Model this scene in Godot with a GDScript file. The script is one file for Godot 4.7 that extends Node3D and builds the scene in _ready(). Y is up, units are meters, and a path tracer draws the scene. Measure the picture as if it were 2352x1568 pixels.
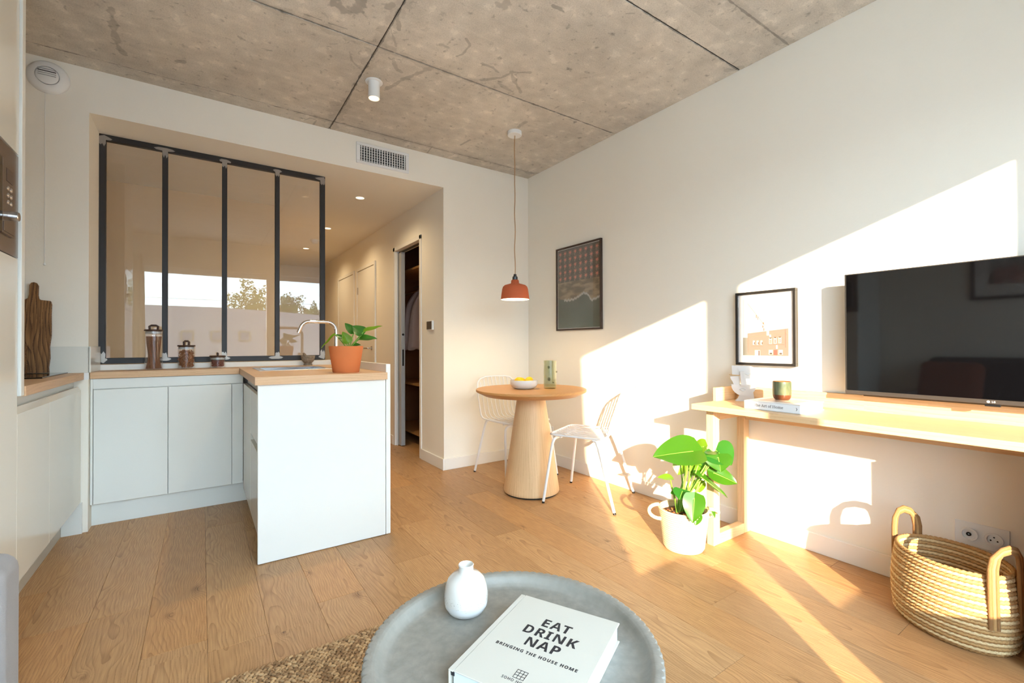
extends Node3D

# ------------------------------------------------------------------ mesh builder
class MB:
	var v := PackedVector3Array()
	var n := PackedVector3Array()
	var uv := PackedVector2Array()
	var ix := PackedInt32Array()
	var uo := Vector2.ZERO

	func vert(p: Vector3, nn: Vector3, t: Vector2) -> int:
		v.append(p)
		n.append(nn)
		uv.append(t + uo)
		return v.size() - 1

	func tri(a: int, b: int, c: int) -> void:
		if (v[b] - v[a]).cross(v[c] - v[a]).dot(n[a] + n[b] + n[c]) > 0.0:
			ix.append_array(PackedInt32Array([a, c, b]))
		else:
			ix.append_array(PackedInt32Array([a, b, c]))

	func uvof(p: Vector3, nn: Vector3, grain: int) -> Vector2:
		var a := nn.abs().max_axis_index()
		var i := (a + 1) % 3
		var j := (a + 2) % 3
		if j == grain:
			return Vector2(p[j], p[i])
		return Vector2(p[i], p[j])

	func quad(p: Array, nn: Vector3, grain := 0) -> void:
		var k := []
		for q in p:
			k.append(vert(q, nn, uvof(q, nn, grain)))
		tri(k[0], k[1], k[2])
		tri(k[0], k[2], k[3])

	func box(c: Vector3, s: Vector3, b := 0.0015, grain := -1) -> MB:
		var h := s * 0.5
		b = minf(b, minf(h.x, minf(h.y, h.z)) * 0.9)
		if grain < 0:
			grain = s.max_axis_index()
		for a in 3:
			var i := (a + 1) % 3
			var j := (a + 2) % 3
			for sg in [-1.0, 1.0]:
				var nn := Vector3.ZERO
				nn[a] = sg
				var pts := []
				for e in [[-1, -1], [1, -1], [1, 1], [-1, 1]]:
					var p := Vector3.ZERO
					p[a] = sg * h[a]
					p[i] = e[0] * (h[i] - b)
					p[j] = e[1] * (h[j] - b)
					pts.append(c + p)
				quad(pts, nn, grain)
			if b > 0.0:
				for si in [-1.0, 1.0]:
					for sj in [-1.0, 1.0]:
						var nn := Vector3.ZERO
						nn[i] = si * 0.7071
						nn[j] = sj * 0.7071
						var pts := []
						for e in [[-1, 0], [1, 0], [1, 1], [-1, 1]]:
							var p := Vector3.ZERO
							p[a] = e[0] * (h[a] - b)
							p[i] = si * (h[i] if e[1] == 0 else h[i] - b)
							p[j] = sj * (h[j] - b if e[1] == 0 else h[j])
							pts.append(c + p)
						quad(pts, nn, grain)
		if b > 0.0:
			for sx in [-1.0, 1.0]:
				for sy in [-1.0, 1.0]:
					for sz in [-1.0, 1.0]:
						var nn := Vector3(sx, sy, sz).normalized()
						var k := []
						for a in 3:
							var p := Vector3(sx * (h.x - b), sy * (h.y - b), sz * (h.z - b))
							p[a] = [sx, sy, sz][a] * h[a]
							k.append(vert(c + p, nn, uvof(p, nn, grain)))
						tri(k[0], k[1], k[2])
		return self

	func bx(lo: Vector3, hi: Vector3, b := 0.0015, grain := -1) -> MB:
		return box((lo + hi) * 0.5, hi - lo, b, grain)

	# profile of (radius, height); round, or oval with sx, sz
	func lathe(pr: Array, c := Vector3.ZERO, seg := 32, sx := 1.0, sz := 1.0, crease := 0.75) -> MB:
		var m := pr.size()
		var sn := []
		for i in m - 1:
			var d: Vector2 = pr[i + 1] - pr[i]
			sn.append(Vector2(d.y, -d.x).normalized())
		var len := 0.0
		for i in m - 1:
			var a: Vector2 = pr[i]
			var b: Vector2 = pr[i + 1]
			if a.distance_to(b) < 1e-6:
				continue
			var na: Vector2 = sn[i]
			var nb: Vector2 = sn[i]
			if i > 0 and sn[i - 1].dot(sn[i]) > crease:
				na = (sn[i - 1] + sn[i]).normalized()
			if i < m - 2 and sn[i + 1].dot(sn[i]) > crease:
				nb = (sn[i + 1] + sn[i]).normalized()
			var l2 := len + a.distance_to(b)
			var rows := []
			for e in [[a, na, len], [b, nb, l2]]:
				var row := []
				for k in seg + 1:
					var t := TAU * k / seg
					var cs := cos(t)
					var ss := sin(t)
					row.append(vert(c + Vector3(e[0].x * cs * sx, e[0].y, e[0].x * ss * sz), Vector3(e[1].x * cs / sx, e[1].y, e[1].x * ss / sz).normalized(), Vector2(t * 0.1, e[2])))
				rows.append(row)
			for k in seg:
				if a.x > 1e-6:
					tri(rows[0][k], rows[0][k + 1], rows[1][k + 1] if b.x > 1e-6 else rows[1][k])
				if b.x > 1e-6:
					tri(rows[0][k], rows[1][k + 1], rows[1][k])
			len = l2
		return self

	func tube(pts: Array, r, sides := 8, closed := false, caps := true) -> MB:
		var m := pts.size()
		var tg := []
		for i in m:
			var a: Vector3 = pts[(i - 1 + m) % m] if closed else pts[maxi(i - 1, 0)]
			var b: Vector3 = pts[(i + 1) % m] if closed else pts[mini(i + 1, m - 1)]
			tg.append((b - a).normalized())
		var u: Vector3 = tg[0].cross(Vector3.UP)
		if u.length() < 0.1:
			u = tg[0].cross(Vector3.RIGHT)
		u = u.normalized()
		var len := 0.0
		var prev := []
		var first := []
		var cnt := m + 1 if closed else m
		for i in cnt:
			var q := i % m
			if i > 0:
				len += (pts[q] - pts[(i - 1) % m]).length()
				u = (u - tg[q] * u.dot(tg[q])).normalized()
			var w: Vector3 = tg[q].cross(u).normalized()
			var rr: float = r[q] if r is Array else r
			var row := []
			for k in sides + 1:
				var t := TAU * k / sides
				var d: Vector3 = u * cos(t) + w * sin(t)
				row.append(vert(pts[q] + d * rr, d, Vector2(len, t * 0.02)))
			if i > 0:
				for k in sides:
					tri(prev[k], prev[k + 1], row[k + 1])
					tri(prev[k], row[k + 1], row[k])
			else:
				first = row
			prev = row
		if caps and not closed:
			for e in [[first, -tg[0], pts[0]], [prev, tg[m - 1], pts[m - 1]]]:
				var c := vert(e[2], e[1], Vector2.ZERO)
				var ring := []
				for k in sides:
					ring.append(vert(v[e[0][k]], e[1], Vector2.ZERO))
				for k in sides:
					tri(c, ring[k], ring[(k + 1) % sides])
		return self

	# flat outline pushed to a depth along the local z of xf
	func prism(poly: PackedVector2Array, d: float, xf := Transform3D(), smooth := 0.8) -> MB:
		var tr := Geometry2D.triangulate_polygon(poly)
		var m := poly.size()
		for s in [-1.0, 1.0]:
			var nn: Vector3 = (xf.basis.z * s).normalized()
			var b0 := v.size()
			for q in poly:
				vert(xf * Vector3(q.x, q.y, s * d * 0.5), nn, q)
			for k in range(0, tr.size(), 3):
				tri(b0 + tr[k], b0 + tr[k + 1], b0 + tr[k + 2])
		var cw := Geometry2D.is_polygon_clockwise(poly)
		var en := []
		for i in m:
			var e := poly[(i + 1) % m] - poly[i]
			var o := Vector2(e.y, -e.x).normalized()
			en.append(-o if cw else o)
		var len := 0.0
		for i in m:
			var j := (i + 1) % m
			var na: Vector2 = en[i]
			var nb: Vector2 = en[i]
			if en[(i - 1 + m) % m].dot(en[i]) > smooth:
				na = (en[(i - 1 + m) % m] + en[i]).normalized()
			if en[j].dot(en[i]) > smooth:
				nb = (en[j] + en[i]).normalized()
			var l2 := len + poly[i].distance_to(poly[j])
			var k := []
			for e in [[poly[i], -0.5, na, len], [poly[j], -0.5, nb, l2], [poly[j], 0.5, nb, l2], [poly[i], 0.5, na, len]]:
				k.append(vert(xf * Vector3(e[0].x, e[0].y, e[1] * d), (xf.basis * Vector3(e[2].x, e[2].y, 0)).normalized(), Vector2(e[3], e[1] * d)))
			tri(k[0], k[1], k[2])
			tri(k[0], k[2], k[3])
			len = l2
		return self

	# smooth sheet: f(s, t) with s, t in 0..1
	func sheet(nu: int, nv: int, f: Callable) -> MB:
		var g := []
		for i in nu + 1:
			var row := []
			for j in nv + 1:
				row.append(f.call(float(i) / nu, float(j) / nv))
			g.append(row)
		var b0 := v.size()
		for i in nu + 1:
			for j in nv + 1:
				var du: Vector3 = g[mini(i + 1, nu)][j] - g[maxi(i - 1, 0)][j]
				var dv: Vector3 = g[i][mini(j + 1, nv)] - g[i][maxi(j - 1, 0)]
				var nn := du.cross(dv)
				vert(g[i][j], nn.normalized() if nn.length() > 1e-12 else Vector3.UP, Vector2(float(i) / nu, float(j) / nv))
		for i in nu:
			for j in nv:
				var a := b0 + i * (nv + 1) + j
				tri(a, a + nv + 1, a + nv + 2)
				tri(a, a + nv + 2, a + 1)
		return self

	func moved(xf: Transform3D) -> MB:
		var nb := xf.basis.inverse().transposed()
		for i in v.size():
			v[i] = xf * v[i]
			n[i] = (nb * n[i]).normalized()
		return self

	func mesh() -> ArrayMesh:
		var a := []
		a.resize(Mesh.ARRAY_MAX)
		a[Mesh.ARRAY_VERTEX] = v
		a[Mesh.ARRAY_NORMAL] = n
		a[Mesh.ARRAY_TEX_UV] = uv
		a[Mesh.ARRAY_INDEX] = ix
		var m := ArrayMesh.new()
		m.add_surface_from_arrays(Mesh.PRIMITIVE_TRIANGLES, a)
		return m

# ------------------------------------------------------------------ scene helpers
var M := {}
var taken := {}
var rng := RandomNumberGenerator.new()

func V(x: float, y: float, z: float) -> Vector3:
	return Vector3(x, y, z)

func mb() -> MB:
	return MB.new()

func numbered(called: String) -> String:
	var k: int = taken.get(called, 0)
	taken[called] = k + 1
	return called if k == 0 else "%s_%03d" % [called, k]

func put(called: String, m, mat: Material, parent: Node = self) -> MeshInstance3D:
	var o := MeshInstance3D.new()
	o.mesh = m.mesh() if m is MB else m
	o.material_override = null
	o.name = numbered(called) if parent == self else called
	o.set_surface_override_material(0, mat)
	parent.add_child(o, true)
	return o

func tag(o: Node, label := "", category := "", group := "") -> void:
	if label:
		o.set_meta("label", label)
	if category:
		o.set_meta("category", category)
	if group:
		o.set_meta("group", group)

func thing(called: String, label: String, category: String, at := Vector3.ZERO, turn := 0.0, group := "") -> Node3D:
	var o := Node3D.new()
	o.name = numbered(called)
	add_child(o, true)
	o.position = at
	o.rotation.y = turn
	tag(o, label, category, group)
	return o

func single(called: String, m, mat: Material, label: String, category: String, group := "", at := Vector3.ZERO) -> MeshInstance3D:
	var o := put(called, m, mat)
	o.position = at
	tag(o, label, category, group)
	return o

func struct(called: String, m = null, mat: Material = null) -> Node3D:
	var o: Node3D
	if m == null:
		o = Node3D.new()
		o.name = numbered(called)
		add_child(o, true)
	else:
		o = put(called, m, mat)
	o.set_meta("kind", "structure")
	return o

func mat(r: float, g: float, b: float, rough := 0.6, metal := 0.0, spec := 0.5) -> StandardMaterial3D:
	var m := StandardMaterial3D.new()
	m.albedo_color = Color(r / 255.0, g / 255.0, b / 255.0)
	m.roughness = rough
	m.metallic = metal
	m.metallic_specular = spec
	return m

func glow(r: float, g: float, b: float, e: float) -> StandardMaterial3D:
	var m := mat(r, g, b, 0.6)
	m.emission_enabled = true
	m.emission = Color(r / 255.0, g / 255.0, b / 255.0)
	m.emission_energy_multiplier = e
	return m

func pane(r: float, g: float, b: float, a: float, rough := 0.0) -> StandardMaterial3D:
	var m := mat(r, g, b, rough)
	m.albedo_color.a = a
	m.transparency = BaseMaterial3D.TRANSPARENCY_ALPHA
	return m

# ------------------------------------------------------------------ computed textures
func noise_bytes(w: int, h: int, sw: int, sh: int, freq: float, sd: int, oct := 4, type := FastNoiseLite.TYPE_SIMPLEX_SMOOTH) -> PackedByteArray:
	var f := FastNoiseLite.new()
	f.noise_type = type
	f.seed = sd
	f.frequency = freq
	f.fractal_octaves = oct
	var im := f.get_image(sw, sh, false, false, true)
	if sw != w or sh != h:
		im.resize(w, h, Image.INTERPOLATE_CUBIC)
	im.convert(Image.FORMAT_L8)
	return im.get_data()

func tex(w: int, h: int, data: PackedByteArray) -> ImageTexture:
	return ImageTexture.create_from_image(Image.create_from_data(w, h, false, Image.FORMAT_RGB8, data))

func noise_map(size: int, freq: float, sd: int, normal := false, strength := 4.0, oct := 4) -> NoiseTexture2D:
	var f := FastNoiseLite.new()
	f.noise_type = FastNoiseLite.TYPE_SIMPLEX_SMOOTH
	f.seed = sd
	f.frequency = freq
	f.fractal_octaves = oct
	var t := NoiseTexture2D.new()
	t.width = size
	t.height = size
	t.seamless = true
	t.noise = f
	t.as_normal_map = normal
	t.bump_strength = strength
	return t

# boards of oak side by side: grain runs along u
func wood_tex(w: int, strips: int, hs: int, length: float, width: float, ca: Color, cb: Color, sd: int, contrast: float, knots: int, rings := 150.0) -> ImageTexture:
	var h := strips * hs
	var out := PackedByteArray()
	out.resize(w * h * 3)
	var n1 := noise_bytes(w, h, w / 16, h, 0.12, sd, 3)
	var n2 := noise_bytes(w, h, w / 40, h, 0.35, sd + 1, 2)
	var n3 := noise_bytes(w, h, w / 10, h / 4, 0.035, sd + 2, 2)
	var r := RandomNumberGenerator.new()
	r.seed = sd
	for s in strips:
		var y0 := r.randf_range(-0.5, 0.5) * width
		var d0 := r.randf_range(0.01, 0.05)
		var sl := r.randf_range(-0.05, 0.05)
		var ph := r.randf() * 6.0
		var tone := r.randf_range(-0.35, 0.35)
		var ks := []
		for k in knots:
			if r.randf() < 0.55:
				ks.append([r.randf() * length, r.randf_range(-0.4, 0.4) * width, r.randf_range(0.5, 1.3)])
		for y in hs:
			var yy := (float(y) / hs - 0.5) * width
			var row := (s * hs + y) * w
			for x in w:
				var xx := float(x) / w * length
				var i := row + x
				var wob := (n3[i] - 128) * 0.00008
				var dy := yy - y0 - 0.012 * sin(xx * 4.0 + ph) + wob
				var dd := d0 + sl * (xx - length * 0.5) + 0.012 * sin(xx * 2.3 + ph * 2.0) + wob * 0.6
				var kd := 0.0
				var q := sqrt(dy * dy + dd * dd)
				for k in ks:
					var ex: float = (xx - k[0]) * 0.45
					if absf(ex) < 0.05:
						var ey: float = yy - k[1]
						var e: float = (ex * ex + ey * ey) / (k[2] * k[2])
						q += 0.03 * exp(-e / 0.0006)
						kd += exp(-e / (0.00005 + n3[i] * 0.0000007)) * (0.5 + n2[i] / 255.0)
				var fr := q * rings
				fr -= floorf(fr)
				fr *= fr
				var t := fr * fr * 0.62 + (n2[i] / 255.0 - 0.5) * 0.6 + (n1[i] / 255.0 - 0.5) * 0.45
				t = clampf(0.40 + (t - 0.15) * contrast + tone * 0.25 + kd * 0.6, 0.0, 1.25)
				var c := ca.lerp(cb, minf(t, 1.0))
				if t > 1.0:
					c = c.darkened((t - 1.0) * 1.2)
				out[i * 3] = int(c.r * 255.0)
				out[i * 3 + 1] = int(c.g * 255.0)
				out[i * 3 + 2] = int(c.b * 255.0)
	return tex(w, h, out)

# board-marked concrete; strokes are damp and paste marks that lie on the real soffit, in metres
func concrete_tex(w: int, h: int, sx: float, sz: float) -> ImageTexture:
	var dark := PackedFloat32Array()
	dark.resize(w * h)
	var a := noise_bytes(w, h, w / 4, h / 4, 0.006, 11, 4)
	var b := noise_bytes(w, h, w / 2, h / 2, 0.03, 12, 4)
	var c := noise_bytes(w, h, w, h, 0.25, 13, 2)
	var d := noise_bytes(w, h, w / 2, h / 2, 0.05, 14, 5)
	var e := noise_bytes(w, h, w / 12, h, 0.06, 15, 3)
	var strokes := [
		[0.028, 0.30, [-2.067, 1.306, -2.015, 1.282, -1.981, 1.29, -1.964, 1.356, -1.983, 1.40, -2.05, 1.42, -2.08, 1.36, -2.067, 1.306]],
		[0.012, 0.22, [-1.189, 1.152, -1.107, 1.239, -1.085, 1.316, -0.998, 1.375]], [0.012, 0.22, [-1.085, 1.316, -1.007, 1.243, -0.924, 1.18]],
		[0.012, 0.16, [-1.091, 1.186, -1.007, 1.158, -0.964, 1.152]], [0.016, 0.22, [-1.631, 0.738, -1.579, 0.906, -1.514, 1.042, -1.486, 1.106]],
		[0.008, 0.22, [-1.272, 1.293, -1.205, 1.295, -1.147, 1.274]], [0.007, 0.24, [-1.443, 1.426, -1.401, 1.393, -1.4, 1.303, -1.416, 1.272]],
		[0.016, 0.2, [-1.52, 1.313, -1.488, 1.309]], [0.02, 0.2, [-1.43, 1.717, -1.396, 1.72, -1.413, 1.757]], [0.012, 0.3, [-1.22, 1.858, -1.153, 1.854]],
		[0.006, 0.18, [-1.914, 0.983, -1.881, 0.911, -1.844, 0.879]], [0.012, 0.18, [-1.698, 1.062, -1.653, 0.979, -1.615, 0.959]], [0.05, 0.12, [-1.837, 0.3, -1.829, 0.405]],
		[0.006, 0.24, [-1.977, 0.036, -1.946, 0.1, -1.905, 0.084, -1.911, 0.0]], [0.018, 0.26, [-1.849, 1.414, -1.842, 1.448]], [0.014, 0.26, [-1.798, 1.377, -1.772, 1.342, -1.755, 1.297]],
		[0.004, 0.3, [-2.167, 1.149, -2.092, 1.152]], [0.004, 0.26, [-2.056, 1.15, -1.971, 1.157]], [0.006, 0.2, [-1.802, 1.299, -1.721, 1.165]],
		[0.008, 0.26, [-1.038, 0.014, -1.054, 0.151]], [0.009, 0.26, [-0.877, 0.298, -0.862, 0.418]], [0.014, 0.2, [-0.667, 0.801, -0.673, 0.889]],
		[0.016, 0.22, [-2.922, 0.681, -2.934, 0.52, -2.939, 0.365, -2.917, 0.281]], [0.014, 0.26, [-2.686, 0.354, -2.65, 0.385]],
		[0.05, 0.13, [-1.80, 0.02, -1.80, 0.45]], [0.04, 0.10, [-1.80, 0.9, -1.80, 1.6]], [0.03, 0.10, [-2.4, 1.105, -1.1, 1.11]], [0.03, 0.09, [-1.9, 0.13, -0.2, 0.14]],
		[0.03, 0.14, [-0.10, 0.12, -0.02, 0.16]], [0.03, 0.14, [-1.86, 1.11, -1.72, 1.13]], [0.02, 0.14, [-0.06, 2.03, -0.02, 2.09]],
	]
	# grime in the joints and stray scratches
	for q in [[0.007, 0.5, [-1.805, 0.0, -1.796, 0.4, -1.803, 0.8, -1.797, 1.2, -1.804, 1.7, -1.8, 2.2]], [0.006, 0.42, [-3.75, 0.135, -2.6, 0.138, -1.4, 0.132, 0.0, 0.136]], [0.007, 0.42, [-3.75, 1.108, -2.5, 1.113, -1.2, 1.107, 0.0, 1.111]], [0.006, 0.42, [-3.75, 2.07, -1.8, 2.072, 0.0, 2.068]]]:
		strokes.append(q)
	var rr := RandomNumberGenerator.new()
	rr.seed = 99
	for k in 260:
		var p := Vector2(rr.randf_range(-3.7, -0.02), rr.randf_range(0.02, 2.18))
		if k < 160:
			p = Vector2(rr.randfn(-1.8, 0.07), p.y) if k % 3 else Vector2(p.x, [0.135, 1.11, 2.07][(k / 3) % 3] + rr.randfn() * 0.04)
		var dirv := Vector2.from_angle(rr.randf() * TAU) * rr.randf_range(0.003, 0.02)
		var bend := dirv.orthogonal() * rr.randf_range(-0.6, 0.6)
		strokes.append([rr.randf_range(0.0022, 0.005), rr.randf_range(0.08, 0.24), [p.x - dirv.x, p.y - dirv.y, p.x + bend.x, p.y + bend.y, p.x + dirv.x, p.y + dirv.y]])
	for s in strokes:
		var p: Array = s[2]
		for k in range(0, p.size() - 2, 2):
			var u := Vector2((p[k] + sx) / sx * w, p[k + 1] / sz * h)
			var q := Vector2((p[k + 2] + sx) / sx * w, p[k + 3] / sz * h)
			var rad: float = s[0] / sx * w
			var bb := Rect2(u, Vector2.ZERO).expand(q).grow(rad * 1.6)
			for y in range(maxi(int(bb.position.y), 0), mini(int(bb.end.y), h)):
				for x in range(maxi(int(bb.position.x), 0), mini(int(bb.end.x), w)):
					var i := y * w + x
					var pt := Vector2(x, y)
					var dist := pt.distance_to(Geometry2D.get_closest_point_to_segment(pt, u, q)) / rad + (d[i] - 128) * 0.007
					if dist < 1.0:
						dark[i] = maxf(dark[i], float(s[1]) * minf(1.0, (1.0 - dist) * 3.5))
	var out := PackedByteArray()
	out.resize(w * h * 3)
	for i in w * h:
		var k := 0.825 + (a[i] - 128) * 0.0005 + (b[i] - 128) * 0.00035 + (c[i] - 128) * 0.0004 + (e[i] - 128) * 0.00012
		if d[i] < 58:
			k -= (58 - d[i]) * 0.0022
		if d[i] > 196:
			k -= (d[i] - 196) * 0.004
		if c[i] < 34 and d[i] < 104:
			k -= 0.12
		if b[i] > 196:
			k += 0.03
		k -= dark[i] * (0.6 + c[i] / 400.0) * 0.52
		out[i * 3] = int(clampf(k * 0.985, 0.0, 1.0) * 255.0)
		out[i * 3 + 1] = int(clampf(k * 0.95, 0.0, 1.0) * 255.0)
		out[i * 3 + 2] = int(clampf(k * 0.895, 0.0, 1.0) * 255.0)
	return tex(w, h, out)

func woodmat(t: Texture2D, k: float, r := 0.5, tint := Color.WHITE) -> StandardMaterial3D:
	var m := StandardMaterial3D.new()
	m.albedo_texture = t
	m.albedo_color = tint
	m.uv1_scale = Vector3(k, k, 1)
	m.roughness = r
	m.metallic_specular = 0.4
	return m

func bumped(m: StandardMaterial3D, t: Texture2D, scale: float, k: float, world := false) -> StandardMaterial3D:
	m.heightmap_enabled = true
	m.heightmap_texture = t
	m.heightmap_scale = scale
	m.uv1_triplanar = true
	m.uv1_world_triplanar = world
	m.uv1_scale = Vector3.ONE * k
	return m

func materials() -> void:
	M.wall = bumped(mat(246, 241, 229, 0.9, 0, 0.25), noise_map(256, 0.08, 3), 0.02, 3.0, true)
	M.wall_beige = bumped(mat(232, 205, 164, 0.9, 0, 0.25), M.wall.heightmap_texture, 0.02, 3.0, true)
	M.trim = mat(240, 238, 232, 0.5)
	M.floor_tex = wood_tex(1280, 8, 160, 1.3, 0.187, Color(0.80, 0.64, 0.455), Color(0.59, 0.44, 0.292), 21, 0.85, 2, 120.0)
	for k in 3:
		M["plank%d" % k] = woodmat(M.floor_tex, 1.0, 0.42, [Color(1, 1, 1), Color(0.95, 0.94, 0.93), Color(1.0, 0.97, 0.93)][k])
	M.concrete = woodmat(concrete_tex(1792, 1052, 3.75, 2.2), 1.0, 0.9)
	M.concrete.metallic_specular = 0.2
	M.dark = mat(40, 36, 32, 0.9)
	var oak := wood_tex(512, 2, 256, 1.0, 0.5, Color(0.92, 0.79, 0.62), Color(0.80, 0.65, 0.48), 5, 0.6, 0, 70.0)
	M.oak = woodmat(oak, 1.0, 0.45)
	M.oak_warm = woodmat(oak, 1.0, 0.42, Color(0.88, 0.78, 0.64))
	M.oak_grey = woodmat(oak, 1.0, 0.4, Color(0.98, 0.96, 0.97))
	M.oak_top = mat(222, 203, 180, 0.32)
	M.walnut = woodmat(wood_tex(384, 1, 384, 0.5, 0.3, Color(0.62, 0.45, 0.28), Color(0.29, 0.19, 0.11), 9, 1.3, 1, 110.0), 2.0, 0.55)
	M.walnut_dark = mat(70, 44, 30, 0.45)
	M.wardrobe_wood = woodmat(oak, 1.0, 0.6, Color(0.62, 0.47, 0.37))
	M.white_matt = mat(234, 236, 231, 0.35)
	M.white_gloss = mat(232, 231, 222, 0.14)
	M.steel_dark = bumped(mat(50, 50, 52, 0.5, 0.35), noise_map(128, 0.1, 8), 0.01, 9.0)
	M.weld = bumped(mat(158, 152, 145, 0.42, 0.7), noise_map(128, 0.2, 18), 0.02, 20.0)
	M.glass = pane(255, 255, 255, 0.02)
	M.chrome = mat(230, 230, 232, 0.06, 1.0)
	M.steel = mat(200, 200, 202, 0.22, 1.0)
	M.black = mat(22, 22, 24, 0.35)
	M.black_glass = mat(9, 9, 11, 0.04)
	M.white_metal = mat(240, 240, 240, 0.35)
	M.white_plastic = mat(236, 237, 236, 0.4)
	M.grey_plastic = mat(178, 181, 182, 0.5)
	M.terracotta = bumped(mat(212, 120, 66, 0.85), noise_map(128, 0.15, 4), 0.01, 12.0)
	M.lamp_clay = bumped(mat(186, 92, 55, 0.8), noise_map(128, 0.15, 4), 0.01, 12.0)
	M.warm_white = mat(245, 240, 230, 0.6)
	M.lamp_glow = glow(255, 214, 160, 5.0)
	M.leaf = mat(48, 96, 16, 0.3)
	M.leaf.backlight_enabled = true
	M.leaf.backlight = Color(0.28, 0.42, 0.03)
	M.leaf_young = mat(92, 134, 26, 0.38)
	M.leaf_young.backlight_enabled = true
	M.leaf_young.backlight = Color(0.5, 0.62, 0.1)
	M.leaf_deep = mat(34, 92, 30, 0.3)
	M.leaf_deep.backlight_enabled = true
	M.leaf_deep.backlight = Color(0.3, 0.55, 0.1)
	M.stem = mat(120, 165, 60, 0.5)
	M.soil = bumped(mat(92, 62, 44, 0.95), noise_map(128, 0.2, 6), 0.3, 12.0)
	M.jute = bumped(mat(184, 144, 92, 0.9), noise_map(256, 0.12, 31), 0.12, 14.0)
	M.jute_light = bumped(mat(218, 190, 142, 0.9), noise_map(256, 0.12, 32), 0.1, 14.0)
	M.jute_dark = bumped(mat(146, 108, 66, 0.9), noise_map(256, 0.12, 33), 0.12, 14.0)
	M.seagrass = bumped(mat(216, 200, 166, 0.9), noise_map(256, 0.12, 34), 0.1, 14.0)
	M.ceramic = mat(240, 238, 234, 0.2)
	M.ceramic_matt = mat(216, 215, 212, 0.5)
	M.plaster = bumped(mat(206, 205, 202, 0.85), noise_map(128, 0.2, 41), 0.03, 18.0)
	M.table_concrete = bumped(mat(156, 150, 140, 0.5), noise_map(256, 0.06, 51), 0.05, 6.0)
	M.table_concrete.albedo_texture = noise_ramp(256, 0.02, 52, Color(0.86, 0.88, 0.88), Color(1, 1, 1))
	M.linen = bumped(mat(206, 200, 186, 0.9), noise_map(256, 0.35, 61), 0.02, 22.0)
	M.paper = mat(226, 234, 238, 0.8)
	M.ink = mat(38, 38, 42, 0.7)
	M.fabric = bumped(mat(150, 147, 146, 0.95), noise_map(256, 0.25, 71), 0.12, 9.0)
	M.fabric.rim_enabled = true
	M.fabric.rim = 0.4
	M.curtain = mat(226, 220, 208, 0.9)
	M.curtain.backlight_enabled = true
	M.curtain.backlight = Color(0.35, 0.33, 0.3)
	M.lemon = bumped(mat(252, 200, 20, 0.45), noise_map(128, 0.3, 81), 0.02, 30.0)
	M.green_glass = pane(138, 148, 84, 0.28, 0.06)
	M.jar_glass = pane(235, 225, 205, 0.015)

func noise_ramp(size: int, freq: float, sd: int, a: Color, b: Color) -> NoiseTexture2D:
	var t := noise_map(size, freq, sd)
	var g := Gradient.new()
	g.set_color(0, a)
	g.set_color(1, b)
	t.color_ramp = g
	return t

# ------------------------------------------------------------------ the room
func _ready() -> void:
	rng.seed = 7
	var cam := Camera3D.new()
	cam.name = "camera"
	add_child(cam)
	cam.position = V(-2.568, 1.05, 3.492)
	cam.rotation = V(0.0073, -0.5980, -0.0032)
	cam.fov = rad_to_deg(2.0 * atan(784.0 / 1046.0))
	cam.near = 0.05
	cam.far = 400.0
	cam.current = true

	var we := WorldEnvironment.new()
	we.name = "environment"
	add_child(we)
	var env := Environment.new()
	we.environment = env
	var sky := Sky.new()
	var sm := ProceduralSkyMaterial.new()
	sm.sky_top_color = Color(0.72, 0.83, 0.93)
	sm.sky_horizon_color = Color(0.87, 0.95, 0.98)
	sm.sky_curve = 0.25
	sm.sky_energy_multiplier = 3.5
	sm.ground_horizon_color = Color(0.62, 0.60, 0.58)
	sm.ground_bottom_color = Color(0.42, 0.40, 0.38)
	sm.ground_energy_multiplier = 1.0
	sm.sun_angle_max = 1.0
	sky.sky_material = sm
	env.sky = sky
	env.background_mode = Environment.BG_SKY
	env.ambient_light_source = Environment.AMBIENT_SOURCE_DISABLED
	env.tonemap_mode = Environment.TONE_MAPPER_LINEAR
	env.tonemap_exposure = 0.94
	env.sdfgi_enabled = true
	env.ssao_enabled = true
	env.ssil_enabled = true

	var sun := DirectionalLight3D.new()
	sun.name = "sun"
	add_child(sun)
	sun.look_at_from_position(V(-10, 4.6, 13.7), Vector3.ZERO)
	sun.light_color = Color(1.0, 0.90, 0.76)
	sun.light_energy = 7.5
	sun.light_angular_distance = 0.55
	sun.shadow_enabled = true
	sun.sky_mode = DirectionalLight3D.SKY_MODE_LIGHT_ONLY

	materials()
	shell()
	floor_planks()
	ceiling_panels()
	partition()
	windows()
	corridor()
	outside()
	kitchen()
	kitchen_things()
	dining()
	desk_side()
	monstera()
	storage_basket()
	lounge()
	fittings()

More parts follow.
